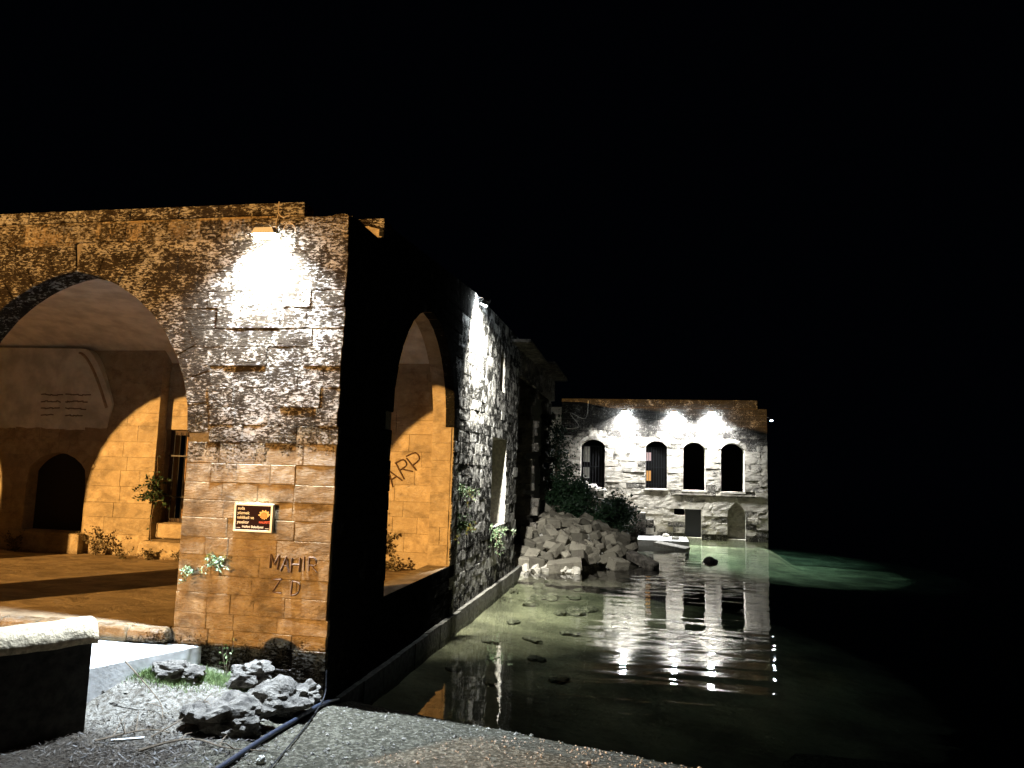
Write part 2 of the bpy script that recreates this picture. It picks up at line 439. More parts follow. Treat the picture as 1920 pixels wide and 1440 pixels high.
def stone_geo(p, pr, depth, r, rough=.004, nx=3, nz=2, ch=.012):
    """local verts (u, y, z) about the stone's centre; front faces -y"""
    cx = sum(a for a, _ in p)/4; cz = sum(b for _, b in p)/4
    area = 0
    for i in range(4): a, b = p[i], p[(i+1) % 4]; area += a[0]*b[1] - b[0]*a[1]
    if area < 0: p = p[::-1]; 
    # reorder so that p0 is lower-left
    k = min(range(4), key=lambda i: (p[i][0]-cx) + (p[i][1]-cz)); p = [p[(i+k) % 4] for i in range(4)]
    c = [Vector((a - cx, 0, b - cz)) for a, b in p]
    vs = []; fs = []
    def bil(s, t): return (c[0]*(1-s)+c[1]*s)*(1-t) + (c[3]*(1-s)+c[2]*s)*t
    w = max((c[1]-c[0]).length, (c[2]-c[3]).length, .02); h = max((c[3]-c[0]).length, .02)
    es, et = min(ch/w, .3), min(ch/h, .3)
    S_ = [es + (1-2*es)*i/nx for i in range(nx+1)]; T_ = [et + (1-2*et)*j/nz for j in range(nz+1)]
    for t in T_:
        for s in S_:
            v = bil(s, t); v.y = -pr + r.uniform(-rough, rough); vs.append(v)
    idx = lambda i, j: j*(nx+1)+i
    for j in range(nz):
        for i in range(nx): fs.append((idx(i,j), idx(i+1,j), idx(i+1,j+1), idx(i,j+1)))
    b0 = len(vs)
    for q in c: vs.append(Vector((q.x, -pr + ch*.8, q.z)))
    for q in c: vs.append(Vector((q.x, depth, q.z)))
    bot = [idx(i,0) for i in range(nx+1)]; rgt = [idx(nx,j) for j in range(nz+1)]
    tp = [idx(i,nz) for i in range(nx,-1,-1)]; lf = [idx(0,j) for j in range(nz,-1,-1)]
    for (ring_, a, b) in ((bot,0,1),(rgt,1,2),(tp,2,3),(lf,3,0)):
        fs.append(tuple([b0+a, b0+b] + ring_[::-1]))
        fs.append((b0+4+a, b0+4+b, b0+b, b0+a))
    return (cx, cz), vs, fs

def proj_area(pts):
    """size on the picture of a quad of world points (only used to rank which stones show largest)"""
    q = []
    for p in pts:
        d = Vector(p) - CAM; z = d.dot(fw)
        if z < .3: return 0
        q.append((960 + 1380*d.dot(rt)/z, 720 - 1380*d.dot(up)/z))
    a = 0
    for i in range(len(q)): x, y = q[i], q[(i+1) % len(q)]; a += x[0]*y[1]-y[0]*x[1]
    cx = sum(a_ for a_, _ in q)/4; cyy = sum(b for _, b in q)/4
    if not (-20 < cx < 1940 and -20 < cyy < 1460): return 0
    return abs(a)/2

class StoneSet:
    """collects the stones of one building, makes the largest single parts, joins the rest"""
    def __init__(s): s.items = []
    def add(s, F, specs, mat, parent, depth=.07, weight=1.0, name="stone", rough=.005, ch=.012):
        o, rz = F; R = Matrix.Rotation(rz, 3, 'Z'); O = Vector(o)
        for p, pr in specs:
            w = [R @ Vector((u, -pr, z)) + O for u, z in p]
            s.items.append((proj_area(w)*weight, F, p, pr, mat, parent, depth, name, rough, ch))
    def build(s, limit, root, joined="small_stones"):
        it = sorted(s.items, key=lambda t: -t[0]); rest = {}
        for k, (ar, F, p, pr, mat, parent, depth, name, rough, ch) in enumerate(it):
            o, rz = F; R = Matrix.Rotation(rz, 3, 'Z'); O = Vector(o)
            (cx, cz), vs, fs = stone_geo(p, pr, depth, rng, rough, ch=ch)
            if k < limit and ar > 25:
                c = R @ Vector((cx, 0, cz)) + O
                mk(name, vs, fs, mat, parent, c, rot=(0, 0, rz))
            else:
                mb = rest.setdefault((mat.name, parent.name), (MB(), mat, parent))[0]
                mb.add([R @ (v + Vector((cx, 0, cz))) + O for v in vs], fs)
        for mb, mat, parent in rest.values():
            tag(mb.build(joined, mat, parent), kind="stuff")

# ------------------------------------------------------------------ ground, water
def shore(x, y): return -((x)*.26 + (y-.82)*.965)
def gz(x, y):
    s = shore(x, y)
    z = (.22*min(s, 1) + .03*max(s-1, 0)) if s > 0 else max(.5*s, -.75)
    k = min(max((y+1.9)/1.3, 0), 1); z += .19*min(max(-x-.05, 0), 2.6)*k*k*(3-2*k)
    v = Vector((x, y, 0))
    z += .018*noise.noise(v*2.3) + .010*noise.noise(v*6.1) + (.02*noise.noise(v*1.1) if x < 0 else 0)
    return z
def grid(name, x0, x1, y0, y1, nx, ny, fz, mat, smooth=True):
    vs = [(x0+(x1-x0)*i/nx, y0+(y1-y0)*j/ny, 0) for j in range(ny+1) for i in range(nx+1)]
    vs = [(a, b, fz(a, b)) for a, b, _ in vs]
    fs = [(j*(nx+1)+i, j*(nx+1)+i+1, (j+1)*(nx+1)+i+1, (j+1)*(nx+1)+i) for j in range(ny) for i in range(nx)]
    return mk(name, vs, fs, mat, smooth=smooth)
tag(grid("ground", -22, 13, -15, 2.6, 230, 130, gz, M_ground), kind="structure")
def bz(x, y):
    v = Vector((x, y, 0))
    za = -.25 - .075*max(x, 0)
    e = x - 10.2; q = min(max(e/1.6, 0), 1)
    if e > 0: za = -1.05 - .06*e
    zb = -.35 - .75*q*q*(3-2*q) - .04*max(e, 0)
    t = min(max((y-26)/5.0, 0), 1); t = t*t*(3-2*t)
    z = max(za*(1-t) + zb*t, -30)
    g0 = max(shore(x, y)*.5, -.9) if shore(x, y) < 0 else 0
    z = max(z, g0) if y < 4 and x < 9 else z
    return z - .03 + .05*noise.noise(v*.8) + .02*noise.noise(v*3)
tag(grid("lake_bed", -.9, 60, -12, 75, 240, 300, bz, M_bed), kind="structure")
wv = [(-.5,-14,-33),(700,-14,-33),(700,900,-33),(-.5,900,-33),(-.5,-14,0),(700,-14,0),(700,900,0),(-.5,900,0)]
tag(mk("lake_water", wv, [(3,2,1,0),(4,5,6,7),(0,1,5,4),(1,2,6,5),(2,3,7,6),(3,0,4,7)], M_water), kind="structure")
deep = MB(); deep.add([(-60,-60,-32),(700,-60,-32),(700,900,-32),(-60,900,-32)], [(0,1,2,3)])
tag(deep.build("lake_floor", M_bed), kind="structure")

# unseen ground under the camera; the taller left block is added for shade
te = MB(); te.box((-14, -20, -1), (9, -6.4, 1.70)); te.box((-14, -6.39, -1), (-2.55, -4.3, 2.10)); tag(te.build("terrace_and_shade_block", M_ground), kind="structure")

# ------------------------------------------------------------------ arcade building
bld = thing("arcade_building", (0, 0, 0), "tall stone building with broad pointed arches glowing orange inside", "building")
FF = ((0, 0, 0), 0.0)                       # front, u = x
FS = ((0, 0, 0), math.pi/2)                 # side to the water, u = y
TH = .45; TS = .5
fops = [Opening(-4.37 - 6.1*k, 2.1, .9, 3.7, 6.11) for k in range(3)]
front = wall_core("front_wall", FF, -21, -.04, -.3, 6.80, TH, fops, M_mortar, bld)
sop = Opening(4.14, 2.02, 1.22, 4.2, 6.33)
def side_top(u): return 6.83 if u < 1.25 else 7.18 + .42*(u-1.25)/6.35
side = wall_core("side_wall", FS, TH+.01, 7.6, -.4, side_top, TS, [sop], M_inner, bld)
st = StoneSet()
RG = .42
fs_ = lay(FF, -9.6, 0.0, .12, 6.83, fops[:2], .265, .34, .74, RG, (.84, 1.24, 6.55), proud=.014, jag1=.03)
st.add(FF, fs_, M_front, front, rough=.002, ch=.007)
for x in fops[:2]: st.add(FF, voussoirs(x, RG, 9), M_front, front, TH-.02, name="arch_stone")
ss_ = lay(FS, .065, 7.55, .15, 6.85, [sop], .265, .4, .8, RG, (1.22,), proud=.012)
st.add(FS, [q for q in ss_ if q[0][0][0] < 6.1], M_side_shade, side, weight=.12); st.add(FS, [q for q in ss_ if q[0][0][0] >= 6.1], M_side, side, weight=.5)
st.add(FS, [([(a,6.86),(b,6.86),(b,side_top(b)),(a,side_top(a))], .004) for a, b in [(1.28+.7*i, 1.272+.7*(i+1)) for i in range(9)]], M_side_shade, side, weight=.12)
st.add(FS, voussoirs(sop, RG, 8), M_side_shade, side, .20, name="arch_stone", weight=.12)
FJ = ((0, sop.c+sop.hw-.012, 0), 0.0)
st.add(FJ, lay(FJ, -TS, -.06, 1.24, 4.2, [], .37, .24, .5), M_inner, side, .05, weight=.6, ch=.006, rough=.003)
# back wall of the arcade: the left part stands 0.3 m proud of the right one
YB, YC, XS = 6.6, 6.9, -7.57
F1 = ((0, YB, 0), 0.0); F2 = ((0, YC, 0), 0.0)
dop = Opening(-10.27, .84, 1.50, 2.95, 3.42)
wop = Opening(-6.86, .70, 1.80, 4.06, 4.06)
inner = wall_core("back_wall", F1, -21, XS, .4, 7.0, .34, [dop], M_inner, bld)
inner2 = wall_core("back_wall", F2, XS+.002, -TS+.02, .4, 7.0, .6, [wop], M_inner, bld)
st.add(F1, lay(F1, -12.6, XS, 1.0, 5.48, [dop], .36, .5, 1.1, .28, (1.5,), proud=.006), M_inner, inner, .06, ch=.006, rough=.003)
st.add(F1, voussoirs(dop, .28, 4), M_inner, inner, .08, name="arch_stone", ch=.006)
st.add(F2, lay(F2, XS, -TS, 1.0, 5.5, [wop], .40, .55, 1.2, 0, (1.8, 4.06), proud=.006), M_inner, inner2, .06, ch=.006, rough=.003)
st.build(300, bld)
# the lunette above the low doorway, with its pointed moulding
lu = MB()
arc = []
for i in range(13):
    t = i/12; u = -9.62 + .78*t; arc.append((u, 6.0 - 1.35*(t**1.7)))
prof = [(-13.0, 4.65)] + [(-8.84, 4.65)] + [(u, z) for u, z in arc[::-1]] + [(-13.0, 6.05)]
n_ = len(prof)
prof = [(u, 3.9 if z == 4.65 and u < -8.85 else z) for u, z in prof]; ly = lambda z: YB + .01 - .24*(z-3.9)/2.15
prof[1] = (-9.0, 3.9); n_ = len(prof)
lu.add([(u, ly(z), z) for u, z in prof] + [(u, YB+.05, z) for u, z in prof],
       [tuple(range(n_))] + [(i, i+n_, (i+1) % n_+n_, (i+1) % n_) for i in range(n_)])
lun = lu.build("lunette", M_plaster, bld)
mo = MB(); mo.tube([(u-.14, ly(z-.1)-.015, z-.10) for u, z in arc], .032, 6)
mo.build("moulding", M_inner, lun)
# faint lines of writing on the lunette
for c0, c1 in ((-10.85, -10.28), (-10.15, -9.52)):
    for k in range(4):
        zz = 4.86 - .17*k; xs = c0
        mb = MB()
        while xs < c1 - .08*k:
            w = rng.uniform(.05, .16); mb.tube([(xs, ly(zz)-.004, zz+rng.uniform(-.02,.02)), (xs+w, ly(zz)-.004, zz+rng.uniform(-.02,.02))], .014, 4); xs += w - .01
        mb.build("written_line", M_inkd, lun)
# plastered barrel vault along the arcade
va = MB(); nv = 18; ya, yb = TH-.02, YC+.12
pts = []
for i in range(nv+1):
    a = math.pi/2*i/nv; y = 2.6 + (yb-2.6)*math.cos(a); z = 5.42 + 1.30*math.sin(a)**.92; pts.append((y, z))
pts.append((ya, 6.725))
for (y0, z0), (y1, z1) in zip(pts, pts[1:]):
    va.add([(-21,y0,z0),(-TS+.02,y0,z0),(-TS+.02,y1,z1),(-21,y1,z1)], [(0,1,2,3)])
va.build("vault", M_plaster, bld, smooth=True)
rf = MB(); rf.box((-21, .05, 6.74), (-.06, 8.0, 6.79)); rf.box((-21.2, 0, .3), (-21, 7.8, 6.8))
rf.build("roof", M_dark, bld)
# parapet course set back above the cornice line, a thin white mortar line under it
pa = MB(); pa.box((-21, .035, 6.845), (-.73, .30, 6.878)); pa.build("mortar_bed", M_front, bld)
par = MB(); par.box((-21, .05, 6.887), (-.735, .32, 7.05)); par = par.build("parapet", M_mortar, bld)
u = -.73
while u > -8:
    w = rng.uniform(.5, .95)
    _, vs, fs = stone_geo([(u-w+.004, 6.889), (u-.004, 6.889), (u-.004, 7.065), (u-w+.004, 7.065)], .0, .25, rng, .006)
    mk("parapet_stone", vs, fs, M_front, par, ((2*u-w)/2, .02, 6.977)); u -= w
# wedge of broken cornice standing on the side wall
we = MB(); we.add([(-.42,1.25,7.22),(0.02,1.25,7.22),(0.02,1.25,7.06),(-.42,1.6,7.22),(0.02,1.6,7.22),(0.02,1.6,7.06)],
                  [(0,2,1),(3,4,5),(0,1,4,3),(1,2,5,4),(2,0,3,5)])
we.build("broken_cornice", M_front, bld)
ct = MB(); ct.add([(-.30,.02,6.832),(-.04,.02,6.832),(-.10,.02,6.862),(-.24,.02,6.862),(-.30,.3,6.832),(-.04,.3,6.832),(-.10,.3,6.862),(-.24,.3,6.862)],
                  [(0,1,2,3),(7,6,5,4),(3,2,6,7),(1,5,6,2),(0,3,7,4)])
ct.build("cornice_fragment", M_front, bld)
# closed black boxes behind the back wall openings, painted dark for unlit rooms
# (their front faces stand right behind the wall and fill the openings)
dr = MB(); dr.box((-11.6, YB+.34, 1.0), (-9.0, YB+2.4, 4.2)); dr.box((-7.45, YC+.6, 1.4), (-5.8, YC+1.6, 4.3))
dr.build("unlit_room_black", M_dark, bld)
# barred window at the right of the back wall
wf = MB()
for a, b in (((-7.48,YC+.10,1.81),(-7.39,YC+.18,4.05)),((-6.27,YC+.10,1.81),(-6.18,YC+.18,4.05)),((-7.39,YC+.10,3.93),(-6.27,YC+.18,4.05)),((-7.39,YC+.10,1.81),(-6.27,YC+.18,1.90))): wf.box(a, b)
wfo = wf.build("window", simple_mat("dark_frame", (.045,.028,.018), .8), bld)
sh = MB(); sh.box((-7.13, YC+.24, 1.9), (-7.03, YC+.28, 3.9)); sh.box((-6.93, YC+.24, 1.9), (-6.83, YC+.28, 3.9)); sh.box((-7.13, YC+.285, 1.9), (-6.7, YC+.30, 3.9))
sh.build("shutter", M_wood, wfo)
for i in range(8):
    b = MB(); x = -7.33 + i*.15; b.tube([(x, YC+.06, 1.82), (x, YC+.06, 4.0)], .011, 6); b.build("bar", M_iron, wfo)
for z in (2.42, 3.42):
    b = MB(); b.box((-7.47, YC+.045, z-.015), (-6.19, YC+.075, z+.015)); b.build("crossbar", M_iron, wfo)
# block sill under it, and a broken block at the floor
def chip_block(name, c, size, rz, mat, parent=None, tilt=(0,0), jit=.08, bev=.014, r=rng):
    bm = bmesh.new(); bmesh.ops.create_cube(bm, size=1)
    for v in bm.verts:
        v.co.x *= size[0]*(1+r.uniform(-jit,jit)); v.co.y *= size[1]*(1+r.uniform(-jit,jit)); v.co.z *= size[2]*(1+r.uniform(-jit,jit))
    bmesh.ops.bevel(bm, geom=list(bm.edges), offset=bev*r.uniform(.7,1.4), segments=1, affect='EDGES')
    for v in bm.verts: v.co += Vector((r.uniform(-1,1), r.uniform(-1,1), r.uniform(-1,1)))*bev*.35
    me = bpy.data.meshes.new(name); bm.to_mesh(me); bm.free()
    return ob(name, me, mat, parent, c, rot=(tilt[0], tilt[1], rz))
chip_block("sill_block", (-6.75, YC-.06, 1.62), (1.45, .30, .34), 0, M_inner, bld, jit=.03)
chip_block("plinth_block", (-6.9, YC-.28, 1.18), (1.5, .6, .42), .05, M_inner, bld, jit=.10, bev=.04)
chip_block("plinth_block", (-10.3, YB-.10, 1.24), (2.0, .25, .48), 0, M_inner, bld, jit=.03)
# floor and landing
fl = MB(); fl.box((-21, .02, .2), (-.25, 7.9, 1.0))
tag(fl.build("arcade_floor", M_floor), kind="structure")
ld = MB()
pp = [(-1.80,-.03),(-2.02,-.55),(-2.40,-1.45),(-2.9,-2.3),(-12,-5.5),(-12,.0)]
k = len(pp); ld.add([(x,y,.80) for x,y in pp[::-1]] + [(x,y,.1) for x,y in pp[::-1]], [tuple(range(k))] + [(i,i+k,(i+1)%k+k,(i+1)%k) for i in range(k)])
tag(ld.build("landing", M_slab), kind="structure")
# rough threshold stones between the landing and the floor
u = -2.3
th = thing("threshold", (-4.4, -.08, .8), "low row of rough stones edging the orange lit arcade floor", "threshold")
while u > -6.4:
    w = rng.uniform(.45, .8)
    chip_block("stone", (u-w/2, -.03+rng.uniform(-.02,.02), .90), (w, .26, .21), rng.uniform(-.03,.03), M_front, th, jit=.05, bev=.03); u -= w

# carved letters on the front wall, flat strokes in the stone
def strokes(name, segs, rad, mat, parent):
    mb = MB()
    for pl in segs: mb.tube(spline(pl, 3) if len(pl) > 2 else pl, rad, 4)
    return mb.build(name, mat, parent)
M_ink = simple_mat("dark_scratch", (.085,.05,.026), .95, 0, (25,.004), .6)
def letters(word, x0, z0, h, w, gap, y):
    L = {'M': [[(0,0),(0,1)],[(0,1),(.5,.35)],[(.5,.35),(1,1)],[(1,1),(1,0)]], 'A': [[(0,0),(.5,1)],[(.5,1),(1,0)],[(.22,.42),(.78,.42)]],
         'H': [[(0,0),(0,1)],[(1,0),(1,1)],[(0,.5),(1,.5)]], 'I': [[(.5,0),(.5,1)]], 'R': [[(0,0),(0,1)],[(0,1),(.8,.95),(.8,.55),(0,.5)],[(.3,.5),(1,0)]],
         'Z': [[(0,1),(.9,1)],[(.9,1),(.05,.02)],[(.05,.02),(1,.02)]], 'D': [[(0,0),(0,1)],[(0,1),(.8,.85),(.95,.45),(.7,.1),(0,0)]], 
         'T': [[(.5,0),(.5,1)],[(0,1),(1,1)]], 'K': [[(0,0),(0,1)],[(.9,1),(0,.45)],[(.2,.55),(1,0)]], 'P': [[(0,0),(0,1)],[(0,1),(.85,.95),(.85,.5),(0,.45)]]}
    out = []; x = x0
    for chh in word:
        if chh == ' ': x += w + gap; continue
        ww = w*.5 if chh == 'I' else w
        jx, jz = rng.uniform(-.1,.1), rng.uniform(-.06,.10)
        for s in L[chh]: out.append([(x + (a+jx*b+rng.uniform(-.07,.07))*ww, y, z0 + (b+jz+rng.uniform(-.06,.06))*h) for a, b in s])
        x += ww + gap
    return out
for i, chh in enumerate("MAHIR"): strokes("carved_letter", letters(chh, -.88 + (0,.16,.31,.47,.56)[i], 1.86, .19, .115, .045, -.010), .016, M_ink, front)
for i, chh in enumerate("ZD"): strokes("carved_letter", letters(chh, -.82 + .27*i, 1.56, .19, .13, .05, -.010), .017, M_ink, front)
# scratched letters on the back wall
R45 = [(x, z) for x, z in ()]
def slant(word, cx, cz, h, w, gap, ang, y):
    return [[(cx + (a-cx)*math.cos(ang) - (z-cz)*math.sin(ang), y, cz + (a-cx)*math.sin(ang) + (z-cz)*math.cos(ang)) for a, _, z in s] for s in letters(word, cx, cz, h, w, gap, y)]
for i, chh in enumerate("TARP"):
    aa = math.radians(38); strokes("scratched_letter", slant(chh, -1.85 + .33*i*math.cos(aa), 2.62 + .33*i*math.sin(aa), .40, .25, .08, aa, YC-.012), .018, M_ink, inner2)
strokes("scratched_loop", [[(-2.05, YC-.012, 3.05), (-1.9, YC-.012, 3.22), (-1.72, YC-.012, 3.2), (-1.8, YC-.012, 2.95), (-1.9, YC-.012, 2.85)]], .018, M_ink, inner2)

# ------------------------------------------------------------------ ruined wing along the water
wing = thing("ruined_wing", (0, 10, 0), "crumbling two-storey stone wing lit white beside the water", "ruin")
FW = ((0, 7.62, 0), math.pi/2)   # u = y - 7.62
Y0 = 7.62
w_lo = Opening(11.3-Y0, 1.05, 1.73, 4.2, 4.2); w_up = Opening(11.35-Y0, .34, 5.57, 6.6, 6.85)
wall1 = wall_core("wall", FW, .0, 13.9-Y0, -.4, 7.58, .8, [w_lo, w_up], M_pale, wing)
sw = StoneSet()
sw.add(FW, lay(FW, .005, 14.35-Y0, 0.15, 7.6, [w_lo, w_up], .27, .36, .8, .0, (1.73, 4.2, 5.57), jag1=.45, proud=.008), M_side, wall1, .12, rough=.003, ch=.006)
# wall head that still carries the eaves over the breach
FH = ((0, 14.0, 0), math.pi/2)
head = wall_core("wall_head", FH, 0.3, 9.6, 6.55, 7.58, .7, [], M_mortar, wing)
sw.add(FH, lay(FH, .3, 9.6, 6.45, 7.6, [], .27, .36, .8, jag1=.3, proud=.05), M_ruin, head, .14, rough=.02)
# cross walls standing open where the front has fallen
for (yy, xa, top) in ((18.6, -.15, 7.3), (26.2, -.45, 6.7)):
    FX = ((0, yy, 0), 0.0)
    cw = MB(); z = -.4
    while z < top:
        h = rng.uniform(.28, .42); cw.box((-5, yy+.05, z), (xa-.25+rng.uniform(-.28,.22), yy+.75, z+h-.002)); z += h
    cwo = cw.build("cross_wall", M_ruin, wing)
    sw.add(FX, lay(FX, -1.05, xa+.35, -.2, top, [], .30, .3, .6, jag1=.75, jag0=.35, proud=.07), M_ruin, cwo, .3, rough=.03, ch=.03)
    FE = ((xa-.45, yy, 0), math.pi/2)
    sw.add(FE, lay(FE, .06, .74, -.2, top, [], .3, .25, .5, jag1=.25, proud=.35), M_ruin, cwo, .3, rough=.04, ch=.03)
    pl = MB(); pl.box((-5, yy-.012, 2.0), (-.95, yy+.045, 6.9)); pl.build("plaster", M_plaster, cwo)
sw.build(300, wing)
# eaves: roof slabs jutting past the wall
ev = MB()
for a, b, x1, z in ((12.6, 17.3, .60, 7.27), (17.7, 23.2, .74, 7.34)):
    e = MB(); e.add([(-3,a,z),(x1,a,z-.02),(x1-.12,b,z),(-3,b,z),(-3,a,z+.09),(x1,a,z+.07),(x1-.12,b,z+.09),(-3,b,z+.09)],
                    [(3,2,1,0),(4,5,6,7),(0,1,5,4),(1,2,6,5),(2,3,7,6),(3,0,4,7)])
    e.build("eaves_slab", M_ruin, wing)
rr = MB(); rr.box((-6, 7.7, 7.41), (-.05, 14.0, 7.45)); rr.box((-6, 14, 7.42), (-.72, 29, 7.46)); rr.box((-6.1, 7.7, -.3), (-5.9, 29, 7.4))
rr.build("roof", M_dark, wing)
dk = MB(); dk.box((-3.0, 7.7, -.3), (-2.9, 13.8, 7.38)); dk.box((-3, 13.5, -.3), (-.82, 13.6, 7.38)); dk.build("inner_wall", M_dark, wing)
# lower courses of the fallen front
FL = ((0, 14.0, 0), math.pi/2)
# kerb along the foot of the wall
kb = MB()
for i in range(18):
    y = .35 + i*.82; kb.box((-.05, y, -.5), (.10+rng.uniform(-.01,.01), y+.808, .17+rng.uniform(-.012,.012)))
tag(kb.build("kerb", simple_mat("kerb_stone", (.13,.125,.105), .95, 0, (9,.03), .5)), kind="structure")
# water pipe lying at the kerb's foot
# ------------------------------------------------------------------ far building
far = thing("waterside_building", (5, 31.7, 0), "low stone building with four arched windows under three white lamps", "building")
FB = ((0, 31.7, 0), 0.0)
wins = [Opening(1.20, .66, 2.50, 4.80, 5.15), Opening(4.66, .58, 2.55, 4.80, 5.13), Opening(6.67, .58, 2.52, 4.78, 5.11), Opening(8.67, .59, 2.50, 4.75, 5.08)]
lows = [Opening(6.62, .43, .02, 1.50, 1.50), Opening(8.86, .46, .02, 1.30, 1.95), Opening(5.9, .28, 1.16, 1.50, 1.50)]
for x in lows: x.ring = 0.0
fwall = wall_core("wall", FB, -1.2, 10.44, -.6, 6.93, .7, wins+lows, M_pale, far)
sf = StoneSet()
sf.add(FB, lay(FB, -.6, 10.47, -.1, 6.95, wins+lows, .31, .40, .95, .22, (2.52, 1.5, 1.16), proud=.014), M_far, fwall, .10, rough=.005, ch=.010)
for x in wins: sf.add(FB, voussoirs(x, .22, 4), M_far, fwall, .12, name="arch_stone", ch=.015)
FR = ((10.47, 31.7, 0), math.pi/2)
sf.add(FB, lay(FB, -.6, 9.98, 6.97, 7.42, [], .45, .6, 1.1, proud=.01), M_far, fwall, .30, rough=.006, ch=.015)
sf.build(300, far)
bx = MB(); bx.box((-1.2, 32.42, 7.0), (10.3, 38, 7.05)); bx.box((10.35, 31.78, -.6), (10.45, 38, 6.92)); bx.box((-1.2, 37.9, -.6), (10.3, 38, 7)); bx.box((-1.3, 31.8, -.6), (-1.2, 38, 7))
bx.box((-1.2, 33.6, -.5), (10.3, 33.7, 2.3)); bx.box((-1.2, 32.4, 2.2), (10.3, 38, 2.28))
bx.build("shell", M_dark, far)
pt = MB(); pt.box((-.6, 31.74, 6.94), (9.96, 32.1, 7.38)); pt.build("parapet", M_mortar, far)
lg = MB(); lg.box((5.6, 31.668, 2.28), (10.2, 31.72, 2.33)); lg.build("ledge", M_far, far)
bd = MB(); bd.box((8.41, 31.95, -.2), (9.31, 32.05, 1.9)); bd.build("blocked_door", M_ruin, far)
bd2 = MB(); bd2.box((6.2, 32.1, -.2), (7.05, 32.2, 1.46)); bd2.build("door", M_iron, far)
for i, x in enumerate(wins):
    f = MB(); f.box((x.c-x.hw-.07, 31.672, x.sill-.09), (x.c+x.hw+.07, 32.0, x.sill-.012)); fo = f.build("window_sill", M_pale, far)
    if i < 2:
        fr = MB(); fr.tube([(x.c-x.hw+.03, 31.80, x.sill), (x.c-x.hw+.03, 31.80, x.spring)], .02, 5); fr.tube([(x.c+x.hw-.03, 31.80, x.sill), (x.c+x.hw-.03, 31.80, x.spring)], .02, 5)
        gr = fr.build("grille", M_iron, far)
        for k in range(7):
            b = MB(); xx = x.c - x.hw + .03 + (2*x.hw-.06)*(k+1)/8; b.tube([(xx, 31.80, x.sill), (xx, 31.80, x.spring)], .013, 5); b.build("bar", M_iron, gr)
        for z in (x.sill+.25, x.sill+1.15, x.spring-.02):
            b = MB(); b.box((x.c-x.hw, 31.785, z-.014), (x.c+x.hw, 31.815, z+.014)); b.build("crossbar", M_iron, gr)
# lit inner leaf seen through the barred windows
M_lit = emit_mat("lit_curtain", (1, .72, .70), .7); M_lit2 = emit_mat("lit_amber_pane", (1, .50, .16), .8)
for (c, z0, z1, w, mt) in ((.82, 3.9, 4.75, .34, M_slab), (.82, 3.0, 3.6, .34, M_slab)):
    b = MB(); b.box((c-w/2, 32.05, z0), (c+w/2, 32.08, z1)); b.build("shutter_panel", mt, far)
for z0, z1, mt in ((4.05, 4.5, M_lit), (2.95, 3.5, M_lit2)):
    b = MB(); b.box((4.12, 32.02, z0), (4.38, 32.05, z1)); b.build("lit_pane", mt, far)

# ------------------------------------------------------------------ floodlights
M_lens = emit_mat("lamp_lens", WHITE, 700.0)
M_hous = simple_mat("lamp_housing", (.25,.25,.26), .5, .3)
def floodlight(loc, n, label, watts, spread=130, tilt=0.0, size=(.36,.20), color=WHITE, out=.26, lean=0.0):
    """loc = point on the wall, n = outward horizontal normal; the lamp hangs on a short bracket and shines down"""
    n = Vector(n); t = Vector((-n.y, n.x, 0)); p = Vector(loc)
    root = thing("floodlight", p, label, "floodlight", "white floodlights on the stone walls")
    c = p + n*out; R = Matrix((t, n, Vector((0,0,1)))).transposed() @ Matrix.Rotation(lean, 3, 'Y') @ Matrix.Rotation(tilt, 3, 'X')
    h = MB(); a, b = size
    h.add([R @ Vector(v) + c for v in ((-a/2,-b/2,0),(a/2,-b/2,0),(a/2,b/2,0),(-a/2,b/2,0),(-a*.36,-b*.36,.09),(a*.36,-b*.36,.09),(a*.36,b*.36,.09),(-a*.36,b*.36,.09))],
          [(4,5,6,7),(0,1,5,4),(1,2,6,5),(2,3,7,6),(3,0,4,7),(3,2,1,0)])
    ho = h.build("housing", M_hous, root)
    l = MB(); l.add([R @ Vector(v) + c for v in ((-a*.46,-b*.46,-.006),(a*.46,-b*.46,-.006),(a*.46,b*.46,-.006),(-a*.46,b*.46,-.006),(-a*.36,-b*.36,-.05),(a*.36,-b*.36,-.05),(a*.36,b*.36,-.05),(-a*.36,b*.36,-.05))],
          [(7,6,5,4),(1,0,4,5),(2,1,5,6),(3,2,6,7),(0,3,7,4)])
    l.build("lens", M_lens, ho)
    br = MB(); br.tube([p - n*.02 + Vector((0,0,.10)), p + n*out*.6 + Vector((0,0,.13)), c + Vector((0,0,.08))], .014, 6); br.build("bracket", M_iron, root)
    for s in (-1, 1):
        k = MB(); k.tube([c + R @ Vector((s*a*.5,0,.02)), c + R @ Vector((s*a*.5,0,.12)), c + R @ Vector((0,0,.13))], .010, 5); k.build("yoke", M_iron, root)
    ld_ = bpy.data.lights.new("flood_beam", 'AREA'); ld_.shape = 'RECTANGLE'; ld_.size = a*.85; ld_.size_y = b*.85
    ld_.energy = watts; ld_.color = color; ld_.spread = math.radians(spread)
    lo = bpy.data.objects.new("flood_beam", ld_); COL.objects.link(lo)
    Mx = R.to_4x4(); Mx.translation = c - R @ Vector((0,0,.062)); lo.matrix_world = Mx
    return root
floodlight((-1.18, 0, 6.52), (0,-1,0), "white floodlight on the front wall above the notice board", 1600, spread=124, tilt=-.16, out=.20, color=(.68,.82,1.0))
floodlight((0, 7.55, 7.32), (1,0,0), "white floodlight on the side wall just past the pointed arch", 2050, spread=114, tilt=-.46, out=.28, lean=-.50, color=(1.0,.975,.91))
floodlight((2.94, 31.7, 6.72), (0,-1,0), "white floodlight on the far building, nearest the ruined wing", 1250, spread=132, tilt=-.20, out=.30, color=(.95,.97,1.0))
